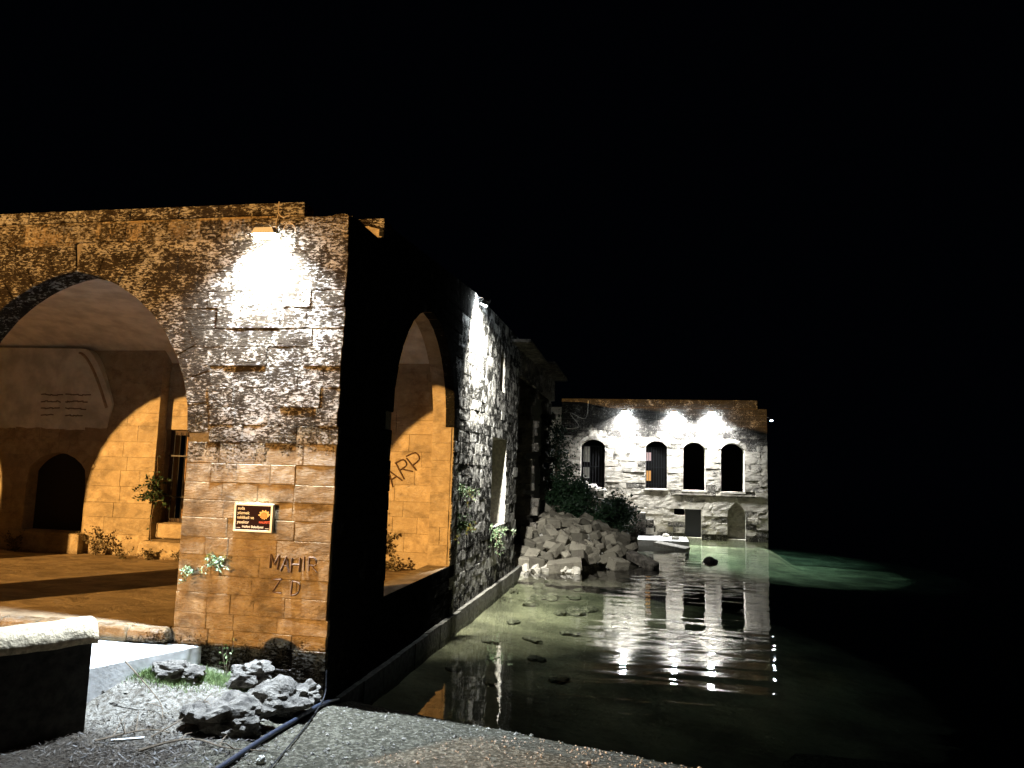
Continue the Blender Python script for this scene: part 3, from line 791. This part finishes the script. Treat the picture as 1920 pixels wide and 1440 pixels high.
floodlight((5.60, 31.7, 6.72), (0,-1,0), "middle white floodlight on the far building above its windows", 1250, spread=132, tilt=-.20, out=.30, color=(.95,.97,1.0))
floodlight((7.56, 31.7, 6.74), (0,-1,0), "white floodlight on the far building nearest its water corner", 1250, spread=132, tilt=-.20, out=.30, color=(.95,.97,1.0))
floodlight((10.47, 32.6, 6.45), (1,0,0), "white floodlight round the corner of the far building over green water", 120, out=.35, size=(.16,.12), tilt=.14, spread=62, lean=-.30)

# lamp cables
cb = MB(); cb.tube(spline([(-1.10,-.03,7.06),(-1.10,-.035,6.9),(-1.02,-.04,6.82),(-.92,-.03,6.86)], 6), .008, 5)
cb.tube(spline([(-1.10,-.035,6.86),(-1.12,-.04,6.72),(-1.10,-.05,6.62)], 6), .008, 5)
cb.tube(spline([(-1.0,-.05,6.60),(-.96,-.06,6.70),(-.88,-.06,6.72),(-.82,-.05,6.66),(-.82,-.03,6.58)], 6), .009, 5)
tag(cb.build("cable", simple_mat("grey_cable", (.30,.24,.18), .6)), "thin cable looping down to the floodlight on the front wall", "cable")
cb = MB(); cb.tube(spline([(-.1,31.6,6.6),(.4,31.6,5.9),(.2,31.62,5.75),(-.3,31.6,5.7)][::-1] + [(.75,31.6,6.3),(.9,31.6,7.3)], 5), .014, 5)
tag(cb.build("cable", M_pale), "pale cable hanging in a curve at the left end of the far building", "cable")

# ------------------------------------------------------------------ notice board
sg = thing("notice_board", (-1.145, -.04, 2.55), "small dark notice board with white frame and orange emblem on the front wall", "sign")
SX0, SX1, SZ0, SZ1 = -1.435, -.865, 2.365, 2.745
M_fr = simple_mat("sign_frame", (.60,.55,.42), .6); M_pn = simple_mat("sign_panel", (.016,.008,.010), .9, spec=.05)
f = MB(); t_ = .026
f.box((SX0,-.075,SZ0),(SX1,-.01,SZ0+t_)); f.box((SX0,-.075,SZ1-t_),(SX1,-.01,SZ1)); f.box((SX0,-.075,SZ0+t_),(SX0+t_,-.01,SZ1-t_)); f.box((SX1-t_,-.075,SZ0+t_),(SX1,-.01,SZ1-t_))
f.build("frame", M_fr, sg)
p_ = MB(); p_.box((SX0+t_,-.062,SZ0+t_),(SX1-t_,-.012,SZ1-t_)); pan = p_.build("panel", M_pn, sg)
M_wt = simple_mat("white_print", (.6,.6,.58), .7); M_or = simple_mat("orange_print", (.6,.2,.07), .7); M_rd = simple_mat("red_print", (.55,.06,.04), .5)
def text(s_, x, z, size, mat, align='LEFT'):
    cu = bpy.data.curves.new("lettering", 'FONT'); cu.body = s_; cu.size = size; cu.align_x = align; cu.extrude = .0008; cu.offset = .0006
    t0 = bpy.data.objects.new("text_curve", cu); COL.objects.link(t0)
    me = bpy.data.meshes.new_from_object(t0.evaluated_get(bpy.context.evaluated_depsgraph_get())); bpy.data.objects.remove(t0); me.name = "lettering"
    me.materials.clear(); o = ob("lettering", me, mat, pan, (x, -.0645, z), rot=(math.pi/2, 0, 0)); return o
for i, l in enumerate(("suda", "yüzmek", "tehlikeli ve", "yasaktır")): text(l, SX0+.045, SZ1-.085-.062*i, .058, M_wt)
text("Halfeti Belediyesi", (SX0+SX1)/2, SZ0+.052, .046, M_wt, 'CENTER'); text("HALFETİ", SX1-.115, SZ0+.118, .042, M_rd, 'CENTER')
ln = MB()
for a, b in ((SX0+.045, SX0+.10), (SX1-.10, SX1-.045)): ln.box((a,-.065,SZ0+.048),(b,-.0625,SZ0+.053))
ln.build("rule_line", M_wt, pan)
em = MB(); cx_, cz_ = SX1-.125, SZ0+.225
ring = []
for i in range(44):
    a = math.pi*2*i/44; rr_ = .088 if i % 4 in (1, 2) else .070
    if math.pi*1.05 < a < math.pi*1.95: rr_ *= .72
    ring.append((cx_+rr_*math.cos(a), -.0635, cz_+rr_*.86*math.sin(a)))
em.add(ring, [tuple(range(43,-1,-1))]); em.build("emblem", simple_mat("peach_print", (.6,.42,.22), .7), pan)
em = MB(); em.add([(cx_-.005+.050*math.cos(math.pi*2*i/24), -.0650, cz_+.045*math.sin(math.pi*2*i/24)) for i in range(24)], [tuple(range(23,-1,-1))]); em.build("emblem", M_or, pan)
em = MB(); em.add([(cx_+.003+.024*math.cos(math.pi*2*i/20), -.0660, cz_+.022*math.sin(math.pi*2*i/20)) for i in range(20)], [tuple(range(19,-1,-1))]); em.build("emblem", simple_mat("deep_orange_print", (.80,.20,.06), .5), pan)

# ------------------------------------------------------------------ rocks, low wall, small things on the bank
def rock(name, c, size, seed, mat, label=None, cat=None, group=None, sub=3, amp=.35, parent=None, flat=.0, rz=0.0):
    bm = bmesh.new(); bmesh.ops.create_icosphere(bm, subdivisions=sub, radius=.5)
    off = Vector((seed*3.7, seed*1.3, seed*2.1))
    for v in bm.verts:
        d = v.co.normalized(); n1 = noise.noise(d*1.6+off); n2 = noise.noise(d*4.1+off)
        cell = noise.voronoi(d*2.0+off)[0][0]
        v.co = d*(.5*(1 + amp*n1 + amp*.45*n2 + (amp*.22*noise.noise(d*9+off) if sub > 3 else 0) - amp*.5*cell))
        v.co.x *= size[0]; v.co.y *= size[1]; v.co.z *= size[2]
        v.co.z = max(v.co.z, -size[2]*.34)
    me = bpy.data.meshes.new(name); bm.to_mesh(me); bm.free()
    o = ob(name, me, mat, parent, c, rot=(0, 0, rz)); return tag(o, label, cat, group)
rock("rock", (-.52, -1.38, gz(-.52,-1.38)+.11), (1.0, .72, .47), 1, M_rock, "broad dark grey rock nearest the pipe on the bank", "rock", sub=4)
rock("rock", (-.30, -.70, gz(-.30,-.70)+.10), (.92, .66, .50), 2, M_rock, "tall jagged grey rock at the foot of the front wall", "rock", amp=.38, sub=4)
rock("rock", (-.93, -.26, gz(-.93,-.26)+.16), (.60, .5, .36), 3, M_rock, "pale topped rock with dark hollow between the grass and the wall", "rock", amp=.55, sub=4)
rock("rock", (-.20, -.16, gz(-.20,-.16)+.10), (.46, .36, .34), 4, M_rock, "crumbled pale rock against the corner of the front wall", "rock", amp=.5, sub=4)
rock("rock", (-1.74, -.62, gz(-1.74,-.62)+.05), (.74, .5, .32), 5, M_rock, "flat pale rock lying in the dirt beside the landing", "rock", amp=.4, sub=4)
rock("rock", (.32, -2.2, gz(.32,-2.2)+.02), (.10, .10, .12), 8, M_pale, "tiny pale stone beside the pipe", "rock")

lw = thing("low_wall", (-2.15, -2.7, .2), "low wall with dark shaded side and rounded cream coping at the bank", "wall")
a0 = Vector((-1.90, -2.00, 0)); dd = Vector((-.50, -.866, 0)); nn = Vector((-.866, .50, 0)); L_ = 4.0; TW = .36
b_ = MB(); q0, q1 = a0, a0 + dd*L_
b_.add([q0+Vector((0,0,-.2)), q1+Vector((0,0,-.2)), q1+nn*TW+Vector((0,0,-.2)), q0+nn*TW+Vector((0,0,-.2)), q0+Vector((0,0,1.26)), q1+Vector((0,0,1.26)), q1+nn*TW+Vector((0,0,1.26)), q0+nn*TW+Vector((0,0,1.26))],
       [(0,1,2,3),(7,6,5,4),(4,5,1,0),(5,6,2,1),(6,7,3,2),(7,4,0,3)])
b_.build("body", simple_mat("unlit_black_wall", (.035,.034,.03), .95, 0, (9,.03), .5), lw)  # near-black colour stands for the side the lamps leave unlit
cp = MB(); prof = [(-.03, 1.262), (-.035, 1.33)] + [(TW/2 + (TW/2+.035)*-math.cos(math.pi*i/10), 1.33 + .19*math.sin(math.pi*i/10)) for i in range(1, 10)] + [(TW+.035, 1.33), (TW+.03, 1.262)]
m_ = len(prof); nseg = 40
for i in range(nseg+1):
    s = -.05 + (L_+.05)*i/nseg
    cp.v += [a0 + dd*s + nn*t + Vector((0, 0, z + .014*noise.noise(Vector((s*4, t*5, 0))))) for t, z in prof]
for i in range(nseg):
    for j in range(m_): cp.f.append([i*m_+j, i*m_+(j+1) % m_, (i+1)*m_+(j+1) % m_, (i+1)*m_+j])
cp.f += [list(range(m_-1, -1, -1)), [nseg*m_+j for j in range(m_)]]
cp.build("coping", simple_mat("cream_coping", (.48,.39,.26), .9, 0, (16, .03), .35), lw, smooth=True)

pi = MB(); pi.tube(spline([(x, y, gz(x, y)+.045) for x, y in ((.06,.32),(.07,-.3),(.06,-.9),(.04,-1.6),(.05,-2.4),(.1,-3.6),(.3,-5.5))], 5), .030, 10)
tag(pi.build("water_pipe", simple_mat("blue_black_pipe", (.022,.027,.042), .4, 0, None, .2), smooth=True), "blue black plastic pipe running from the wall corner across the bank", "pipe")
wi = MB(); wi.tube(spline([(.02,-.02,.62),(.06,-.12,.35),(.12,-.5,gz(.12,-.5)+.02),(.28,-1.2,gz(.28,-1.2)+.02),(.42,-1.9,gz(.42,-1.9)+.02),(.62,-3.0,gz(.62,-3.0)+.02)], 6), .009, 5)
tag(wi.build("cable", M_iron), "thin black cable dropping from the wall corner over the gravel", "cable")
pk = MB(); R_ = Matrix.Rotation(.5, 3, 'Z'); pk.box((-.16,-.018,-.004),(.16,.018,.014), R_, (-1.32,-2.05,gz(-1.32,-2.05)+.03))
tag(pk.build("wood_stick", M_slab), "short white stick lying on the dark litter", "stick")
def branch(pts, rad, label, kids=3, seed=0):
    r = random.Random(seed); mb = MB(); P_ = spline(pts, 5); n = len(P_)
    mb.tube(P_, [rad*(1-.7*i/n) for i in range(n)], 5)
    for _ in range(kids):
        i = r.randrange(2, n-2); d = Vector((r.uniform(-1,1), r.uniform(-1,1), r.uniform(.05,.5))).normalized()*r.uniform(.15,.4)
        mb.tube([P_[i], P_[i]+d*.5+Vector((0,0,.02)), P_[i]+d], [rad*.5, rad*.35, rad*.15], 4)
    return tag(mb.build("branch", M_twig), label, "branch")
G_ = lambda x, y, d=.03: (x, y, gz(x, y)+d)
branch([G_(-1.0,-2.3), G_(-.75,-2.1,.08), G_(-.55,-1.95,.05), G_(-.2,-2.0), G_(.25,-1.95)], .016, "dark crooked branch on the gravel in front of the broad rock", 4, 1)
branch([G_(-1.15,-1.9), G_(-.95,-1.6,.15), G_(-.82,-1.3,.3)], .010, "thin pale twig leaning on the broad rock", 2, 2)
branch([G_(-2.05,-1.25,.45), G_(-1.75,-1.3,.3), G_(-1.45,-1.35,.10), G_(-1.3,-1.5)], .009, "long bare stem arching from the low wall over the dirt", 2, 3)
branch([G_(-1.6,-2.2), G_(-1.3,-1.8,.06), G_(-1.0,-1.75)], .012, "grey dead branch among dry leaves beside the low wall", 4, 4)

# leaf litter, pebbles, grass: uncountable
lit = MB(); r = random.Random(11)
for _ in range(5600):
    x = r.gauss(-1.15, .8); y = r.gauss(-2.15, .42)
    if x > .3 and r.random() < .8: continue
    if shore(x, y) < .1 or x < -4: continue
    a = r.random()*6.28; l = r.uniform(.010, .045); w = l*r.uniform(.06, .22); tz = r.uniform(-.02, .02)
    c = Vector((x, y, gz(x, y)+r.uniform(.006,.03))); d = Vector((math.cos(a), math.sin(a), r.uniform(-.4,.4)))*l; e = Vector((-math.sin(a), math.cos(a), r.uniform(-.4,.4)))*w
    lit.add([c-d, c+e, c+d, c-e], [(0,1,2,3)])
tag(lit.build("leaf_litter", leaf_mat("brown_litter", (.018,.013,.008), (.06,.045,.028))), "dry leaves and bits of straw strewn over the bank", kind="stuff")
peb = MB()
for _ in range(2600):
    if r.random() < .15: x, y = r.uniform(-2.2, .2), r.uniform(-2.0, .1)
    else: x, y = r.uniform(-.1, 5.5), r.uniform(-3.4, .8)
    if shore(x, y) < -.3 or (x < .1 and y < -1.35+.3*noise.noise(Vector((x*2, y*2, 5)))): continue
    q = r.uniform(.006, .017) * (2.0 if r.random() < .06 else 1); c = Vector((x, y, gz(x, y)+q*.35))
    A = [Vector((r.uniform(.7,1.2), r.uniform(-.3,.3), r.uniform(-.2,.2))), Vector((r.uniform(-.3,.3), r.uniform(.7,1.2), 0)), Vector((0, 0, r.uniform(.5,.9)))]
    peb.add([c+A[0]*q, c+A[1]*q, c-A[0]*q, c-A[1]*q, c+A[2]*q, c-A[2]*q], [(0,1,4),(1,2,4),(2,3,4),(3,0,4),(1,0,5),(2,1,5),(3,2,5),(0,3,5)])
tag(peb.build("pebbles", simple_mat("mixed_pebbles", (.22,.20,.165), .95, 0, (40, .004), .7)), "loose pebbles over the concrete bank", kind="stuff")
gs = MB()
for _ in range(9500):
    k = r.random()
    x, y = ((r.gauss(-1.42,.26), r.gauss(-.36,.10)) if k < .5 else (r.gauss(-1.98,.30), r.gauss(-.74,.11)))
    if y > -.03 or x < -1.80 + (y+.5)*.56 - .25: continue
    h = r.uniform(.02, .085); a = r.random()*6.28; c = Vector((x, y, gz(x, y)-.005)); t = Vector((r.uniform(-.8,.8), r.uniform(-.8,.8), 1))*h; w = Vector((math.cos(a), math.sin(a), 0))*.004
    gs.add([c-w, c+w, c+t], [(0,1,2)])
tag(gs.build("grass", M_grass), "small patch of short green grass at the foot of the front wall", kind="stuff")

# ------------------------------------------------------------------ plants
def plant(name, base, label, cat, stems, mat, nleaf=14, size=.05, seed=0, stem_r=.006, group=None):
    """stems = list of polylines from the base outward; leaves alternate along each"""
    r = random.Random(seed); root = thing(name, base, label, cat, group); sm = MB(); lf = MB()
    for pl in stems:
        P_ = spline(pl, 5); n = len(P_); sm.tube(P_, [stem_r*(1-.7*i/n) for i in range(n)], 5)
        for k in range(nleaf):
            t = .12 + .88*(k+r.random())/nleaf; i = min(int(t*(n-1)), n-2); p = P_[i].lerp(P_[i+1], t*(n-1)-i)
            d = Vector((r.gauss(0,1), r.gauss(0,1), r.gauss(.2,.8))).normalized(); e = d.cross(Vector((r.gauss(0,1), r.gauss(0,1), r.gauss(0,1)))).normalized()
            s = size*r.uniform(.6, 1.25)
            q = p + d*s*.35
            lf.add([q, q+d*s*.45+e*s*.32, q+d*s, q+d*s*.45-e*s*.32], [(0,1,2,3)])
    sm.build("stem", M_twig, root); lf.build("leaves", mat, root); return root
def fan(b, n, L, dirv, spread, seed, droop=.3):
    r = random.Random(seed); b = Vector(b); out = []
    for _ in range(n):
        d = (Vector(dirv) + Vector((r.uniform(-1,1), r.uniform(-1,1), r.uniform(-1,1)))*spread).normalized()*L*r.uniform(.6,1.1)
        out.append([b, b+d*.5+Vector((0,0,.05*L)), b+d+Vector((0,0,-droop*L))])
    return out
plant("caper_plant", (-2.05,-.02,1.76), "smaller grey green plant growing from the wall by the arch", "plant", fan((-2.05,-.02,1.76), 8, .20, (0,-.6,.3), .8, 1), M_caper, 26, .036, 1)
plant("caper_plant", (-1.72,-.02,1.88), "larger grey green plant growing from the wall under the notice board", "plant", fan((-1.72,-.02,1.88), 11, .26, (0.1,-.6,.3), .8, 2), M_caper, 30, .038, 2)
plant("wall_plant", (.03,6.75,2.75), "upper leafy plant growing from the dark wall beside the pointed arch", "plant", fan((.03,6.75,2.75), 9, .42, (.7,-.2,.2), .8, 3), M_caper, 30, .06, 3)
plant("wall_plant", (.03,6.75,1.95), "lower leafy plant growing from the dark wall beside the pointed arch", "plant", fan((.03,6.75,1.95), 14, .5, (.7,-.2,.4), .8, 4), M_caper, 34, .06, 4)
plant("wall_plant", (.03,10.6,1.55), "trailing plant hanging under the sill of the tall dark window", "plant", fan((.03,10.6,1.6), 12, .6, (.4,-.4,-.3), .8, 5), M_caper, 34, .065, 5)
plant("climbing_vine", (-7.45,YB-.05,1.1), "dark vine climbing the back wall beside the barred window", "vine",
      [[(-7.44,YB-.04,1.05),(-7.5,YB-.06,1.8),(-7.42,YB-.07,2.6),(-7.48,YB-.05,3.4)]] + fan((-7.45,YB-.06,2.3), 10, .5, (-.2,-.4,.6), .9, 6) + fan((-7.46,YB-.06,2.7), 9, .45, (.1,-.4,.3), .9, 7), M_leaf, 26, .085, 6, .012)
plant("weed", (-8.75,YB-.25,1.0), "bushy weed at the foot of the orange lit back wall", "plant", fan((-8.75,YB-.25,1.0), 16, .75, (0,-.1,1.2), .7, 8, .1), M_dry, 20, .07, 8)
plant("weed", (-10.9,YB-.35,1.0), "weed at the foot of the wall under the low dark opening", "plant", fan((-10.9,YB-.35,1.0), 10, .55, (0,-.1,1.2), .7, 9, .1), M_dry, 16, .07, 9)
for i, x in enumerate((-7.9, -7.2, -6.4)):
    plant("dry_weed", (x, YC-.75, 1.0), ("low dry weed on the arcade floor under the vine", "low dry weed before the broken plinth block", "low dry weed beside the front pier inside the arcade")[i], "plant", fan((x, YC-.75, 1.0), 12, .34, (0,0,.5), 1.0, 20+i, .1), M_dry, 16, .06, 20+i)
plant("wilted_vine", (-1.95,YC-.03,1.1), "wilted vine hanging on the orange wall seen through the side arch", "vine",
      [[(-2.28,YC-.03,2.2),(-2.22,YC-.03,1.7),(-2.25,YC-.04,1.2)],[(-1.75,YC-.03,2.35),(-1.72,YC-.04,1.8),(-1.65,YC-.04,1.3)],[(-2.2,YC-.03,1.6),(-1.9,YC-.05,1.48),(-1.5,YC-.05,1.5)]] + fan((-1.68,YC-.05,1.6), 8, .35, (0,-.2,.1), .9, 30), M_dry, 24, .07, 30, .010)
plant("dry_bush", (-1.9,YC-.35,1.0), "heap of dry weeds at the foot of the orange wall behind the side arch", "plant", [q for k in range(5) for q in fan((-2.6+.32*k,YC-.4,1.0), 8, .42, (0,-.2,.6), 1.0, 40+k, .1)], M_dry, 14, .07, 40)
plant("grass_tuft", (-1.35,-.12,.42), "tall dry grass tuft rising at the foot of the front wall", "plant", fan((-1.35,-.12,.40), 7, .55, (-.15,-.05,1), .25, 50, .0), M_grass, 4, .05, 50, .004)

# ------------------------------------------------------------------ rubble heap below the ruin
def hz(x, y):
    """height of the heap"""
    d = math.hypot((x-.6)/3.4, (y-20.8)/5.6)
    z = 1.28*max(0, 1-d**1.6) - .10
    z2 = 1.9*max(0, 1-math.hypot((x+1.2)/3.0, (y-24.5)/5.0)**1.5)
    return max(z, z2)
def mound(x, y): return hz(x, y) - .24 + .10*noise.noise(Vector((x, y, 0))*1.7) + .05*noise.noise(Vector((x, y, 3))*5)
tag(grid("rubble_mound", -5.5, 5.5, 14.2, 31.6, 70, 110, mound, simple_mat("rubble_dirt", (.13,.115,.09), .95, 0, (9, .05), .5)), kind="structure")
def small_stones(n, region, size, name, label, mat, seed, hf):
    r = random.Random(seed); mb = MB()
    for _ in range(n):
        x, y = region(r); z = hf(x, y)
        if z < -.15: continue
        q = r.uniform(*size); c = Vector((x, y, z + q*.25)); R = Euler((r.uniform(0,6), r.uniform(0,6), r.uniform(0,6))).to_matrix()
        vs = [R @ (Vector((sx*r.uniform(.6,1.2), sy*r.uniform(.45,1.0), sz*r.uniform(.35,.8)))*q*.6) + c for sx in (-1,1) for sy in (-1,1) for sz in (-1,1)]
        mb.add(vs, [(0,1,3,2),(4,6,7,5),(0,4,5,1),(2,3,7,6),(0,2,6,4),(1,5,7,3)])
    return tag(mb.build(name, mat), label, kind="stuff")
small_stones(2600, lambda r: (r.gauss(.7, 1.5), r.gauss(18.6, 2.6)), (.06, .24), "rubble", "small broken stones between the fallen blocks", M_gravelst, 61, lambda x, y: mound(x, y) if x > -.7 else -9)
small_stones(230, lambda r: (r.uniform(-.1, 1.9), r.gauss(15.9, .5)), (.05, .27), "rubble", "bright broken stones at the water's edge of the heap", M_pale, 62, lambda x, y: max(mound(x, y), .02) if y > 15.1 else -9)
GRP = "cut stone blocks fallen in the rubble heap"
rb = random.Random(5); placed = []
def block(x, y, s, rz, tilt, label="fallen cut stone block lying in the rubble heap by the water", group=GRP, dz=0.0, mat=None, jit=.10):
    z = max(hz(x, y), -.05) + s[2]*.34 + dz
    o = chip_block("stone_block", (x, y, z), s, rz, mat or M_block, None, tilt, jit, .025, rb); tag(o, label, "stone block", group); placed.append((x, y)); return o
block(.05, 15.45, (.5,.45,.42), .2, (.1,.05), "squat pale block at the wall end of the rubble, touching the water", None, .06)
block(.62, 15.35, (.52,.42,.45), -.3, (.0,.12), "pale block second from the wall at the water's edge", None, .06)
block(1.45, 15.5, (1.25,.5,.34), .25, (.15,-.12), "long tilted slab at the water's edge of the rubble heap", None, .08)
block(4.0, 18.0, (1.3,.35,.3), -.7, (.2,.25), "dark slanting slab at the lake end of the rubble heap", None, .10, M_rock)
block(3.2, 16.8, (.6,.5,.4), .6, (.2,.1), "pale wet block at the lake corner of the rubble heap", None, .02)
tries = 0
while len(placed) < 112 and tries < 5000:
    tries += 1
    x = rb.gauss(1.1, 1.35); y = rb.gauss(19.4, 1.9)
    if x < -.35 or y < 15.9 or hz(x, y) < .08: continue
    if any(math.hypot(x-a, (y-b)*.8) < .385 for a, b in placed): continue
    k = rb.uniform(.65, 1.2)
    zn = 0 if y < 17.4 else (1 if x > 2.1 else (3 if y > 20.2 else 2))
    block(x, y, (.54*k*rb.uniform(.75,1.3), .38*k, .32*k*rb.uniform(.85,1.2)), rb.uniform(-1.5,1.5), (rb.uniform(-.55,.55), rb.uniform(-.55,.55)), dz=rb.uniform(0,.26),
          label=("fallen cut block low in the rubble, in the rows nearest the water's edge", "fallen cut block on the lake side of the rubble heap", "fallen cut block halfway up the rubble heap", "fallen cut block at the top of the rubble heap below the bush")[zn],
          group=("rubble blocks in the lowest rows", "rubble blocks on the lake side", "rubble blocks halfway up the heap", "rubble blocks at the top of the heap")[zn])

# bushes and creeper over the heap
def bush(name, c, rad, n, label, size, seed, mat=M_leaf):
    r = random.Random(seed); c = Vector(c); root = thing(name, c, label, "bush"); lf = MB(); sm = MB()
    cl = [(Vector((r.gauss(0,.45)*rad[0], r.gauss(0,.45)*rad[1], r.gauss(0,.42)*rad[2])), r.uniform(.18,.42)) for _ in range(26)]
    for q, _ in cl[:14]:
        b = c + Vector((0,0,-rad[2]*.8)); sm.tube([b, b.lerp(c+q, .5)+Vector((r.uniform(-.1,.1),0,.1)), c+q], [.03,.02,.008], 5)
    for _ in range(n):
        q, s = r.choice(cl); p = c + q + Vector((r.gauss(0,s), r.gauss(0,s), r.gauss(0,s)))*.75
        d = Vector((r.gauss(0,1), r.gauss(0,1), r.gauss(-.2,.8))).normalized(); e = d.cross(Vector((r.gauss(0,1), r.gauss(0,1), r.gauss(0,1)))).normalized(); l = size*r.uniform(.6,1.3)
        m = d.cross(e)*l*.12
        lf.add([p, p+d*l*.4+e*l*.33+m, p+d*l, p+d*l*.4-e*l*.33+m], [(0,1,2),(0,2,3)])
    sm.build("branches", M_twig, root); lf.build("leaves", mat, root); return root
bush("bush", (.75, 24.4, 1.85), (1.45, 1.2, 1.15), 9000, "dark green bush growing over the top of the rubble heap", .15, 71)
bush("bush", (2.55, 25.2, 1.35), (1.0, .8, .7), 3600, "smaller leafy bush catching the light between heap and steps", .14, 72)
bush("creeper", (-.1, 26.0, 4.6), (.35, .5, 2.2), 1600, "creeper hanging down the broken end of the ruined wing", .12, 73)

# ------------------------------------------------------------------ stepped wall, landing stage, stones in the water
stp = thing("stepped_wall", (3, 28.6, 0), "stepped stone wall with bright tops beside the bushes", "wall")
for (x0, x1, z) in ((.6, 1.55, 2.10), (1.55, 2.55, 1.98), (2.55, 3.70, 1.68), (3.70, 4.12, 1.38), (4.12, 4.52, 1.05)):
    zz = -.3
    while zz < z - .05:
        h = min(rng.uniform(.28, .4), z-zz); u = x0
        if z - zz - h < .12: h = z - zz
        while u < x1 - .05:
            w = min(rng.uniform(.4,.7), x1-u)
            if x1 - u - w < .18: w = x1 - u
            chip_block("stone", (u+w/2, 29.0+rng.uniform(-.02,.02), zz+h/2), (w-.008, .9, h-.008), 0, M_far, stp, jit=.015, bev=.015); u += w
        zz += h
chip_block("loose_stone", (2.35, 28.9, 2.08), (.30,.3,.22), .2, M_far, stp, jit=.06)
for q in ((1.25, 29.3, 2.45, .8, .5), (.75, 29.5, 2.6, .7, .55), (1.75, 29.4, 2.28, .6, .42)):
    chip_block("pale_boulder", q[:3], (q[3], .7, q[4]), rng.uniform(-.3,.3), M_pale, stp, jit=.2, bev=.1)
dk_ = thing("landing_stage", (5, 27.2, 0), "flat concrete landing stage just above the water before the far building", "landing stage")
d1 = MB(); d1.box((3.75, 26.0, -.5), (6.1, 28.6, .26)); d1.build("deck", M_slab, dk_)
d2 = chip_block("fallen_slab", (5.25, 25.0, .12), (1.5, .7, .14), -.35, M_pale, None, (.05, .12), .04, .02); d2.name = "stone_slab"; tag(d2, "tilted stone slab leaning into the water against the landing stage", "stone slab")
for i, (x, y, z, sx) in enumerate(((5.5, 27.0, .33, .35), (5.1, 28.2, .33, .3))):
    tag(chip_block("loose_stone", (x, y, z), (sx, .3, .18), .3*i, M_pale, None, (0, 0), .15, .04), ("pale stone resting near the front of the landing stage", "pale stone resting at the back of the landing stage")[i], "stone")
rock("rock", (6.6, 20.6, -.02), (.62, .5, .42), 15, M_rock, "dark rock breaking the water surface before the arched windows", "rock")
M_silt = simple_mat("silted_stone", (.12,.115,.08), .95, 0, (9,.03), .5)
GB = "flat stones on the shallow lake bed"
for i in range(34):
    if i < 9: x, y = ((.9,6.4),(1.2,5.2),(1.7,7.0),(.75,4.0),(2.0,5.6),(2.4,8.2),(1.5,3.6),(2.6,4.4),(1.0,8.6))[i]
    else: x, y = rb.uniform(.2, 4.0), rb.uniform(9.5, 15.6)
    rock("flat_stone", (x, y, bz(x, y)+.03), (rb.uniform(.35,.65), rb.uniform(.25,.5), .13 if i < 9 else .22), 100+i, M_silt, "flat stone lying under the clear shallow water", "stone", GB, sub=2, rz=rb.uniform(0,3))
rock("flat_stone", (1.55, -.02, .03), (.26,.14,.08), 160, M_pale, "pale stone at the water line of the bank", "stone", None, sub=2)
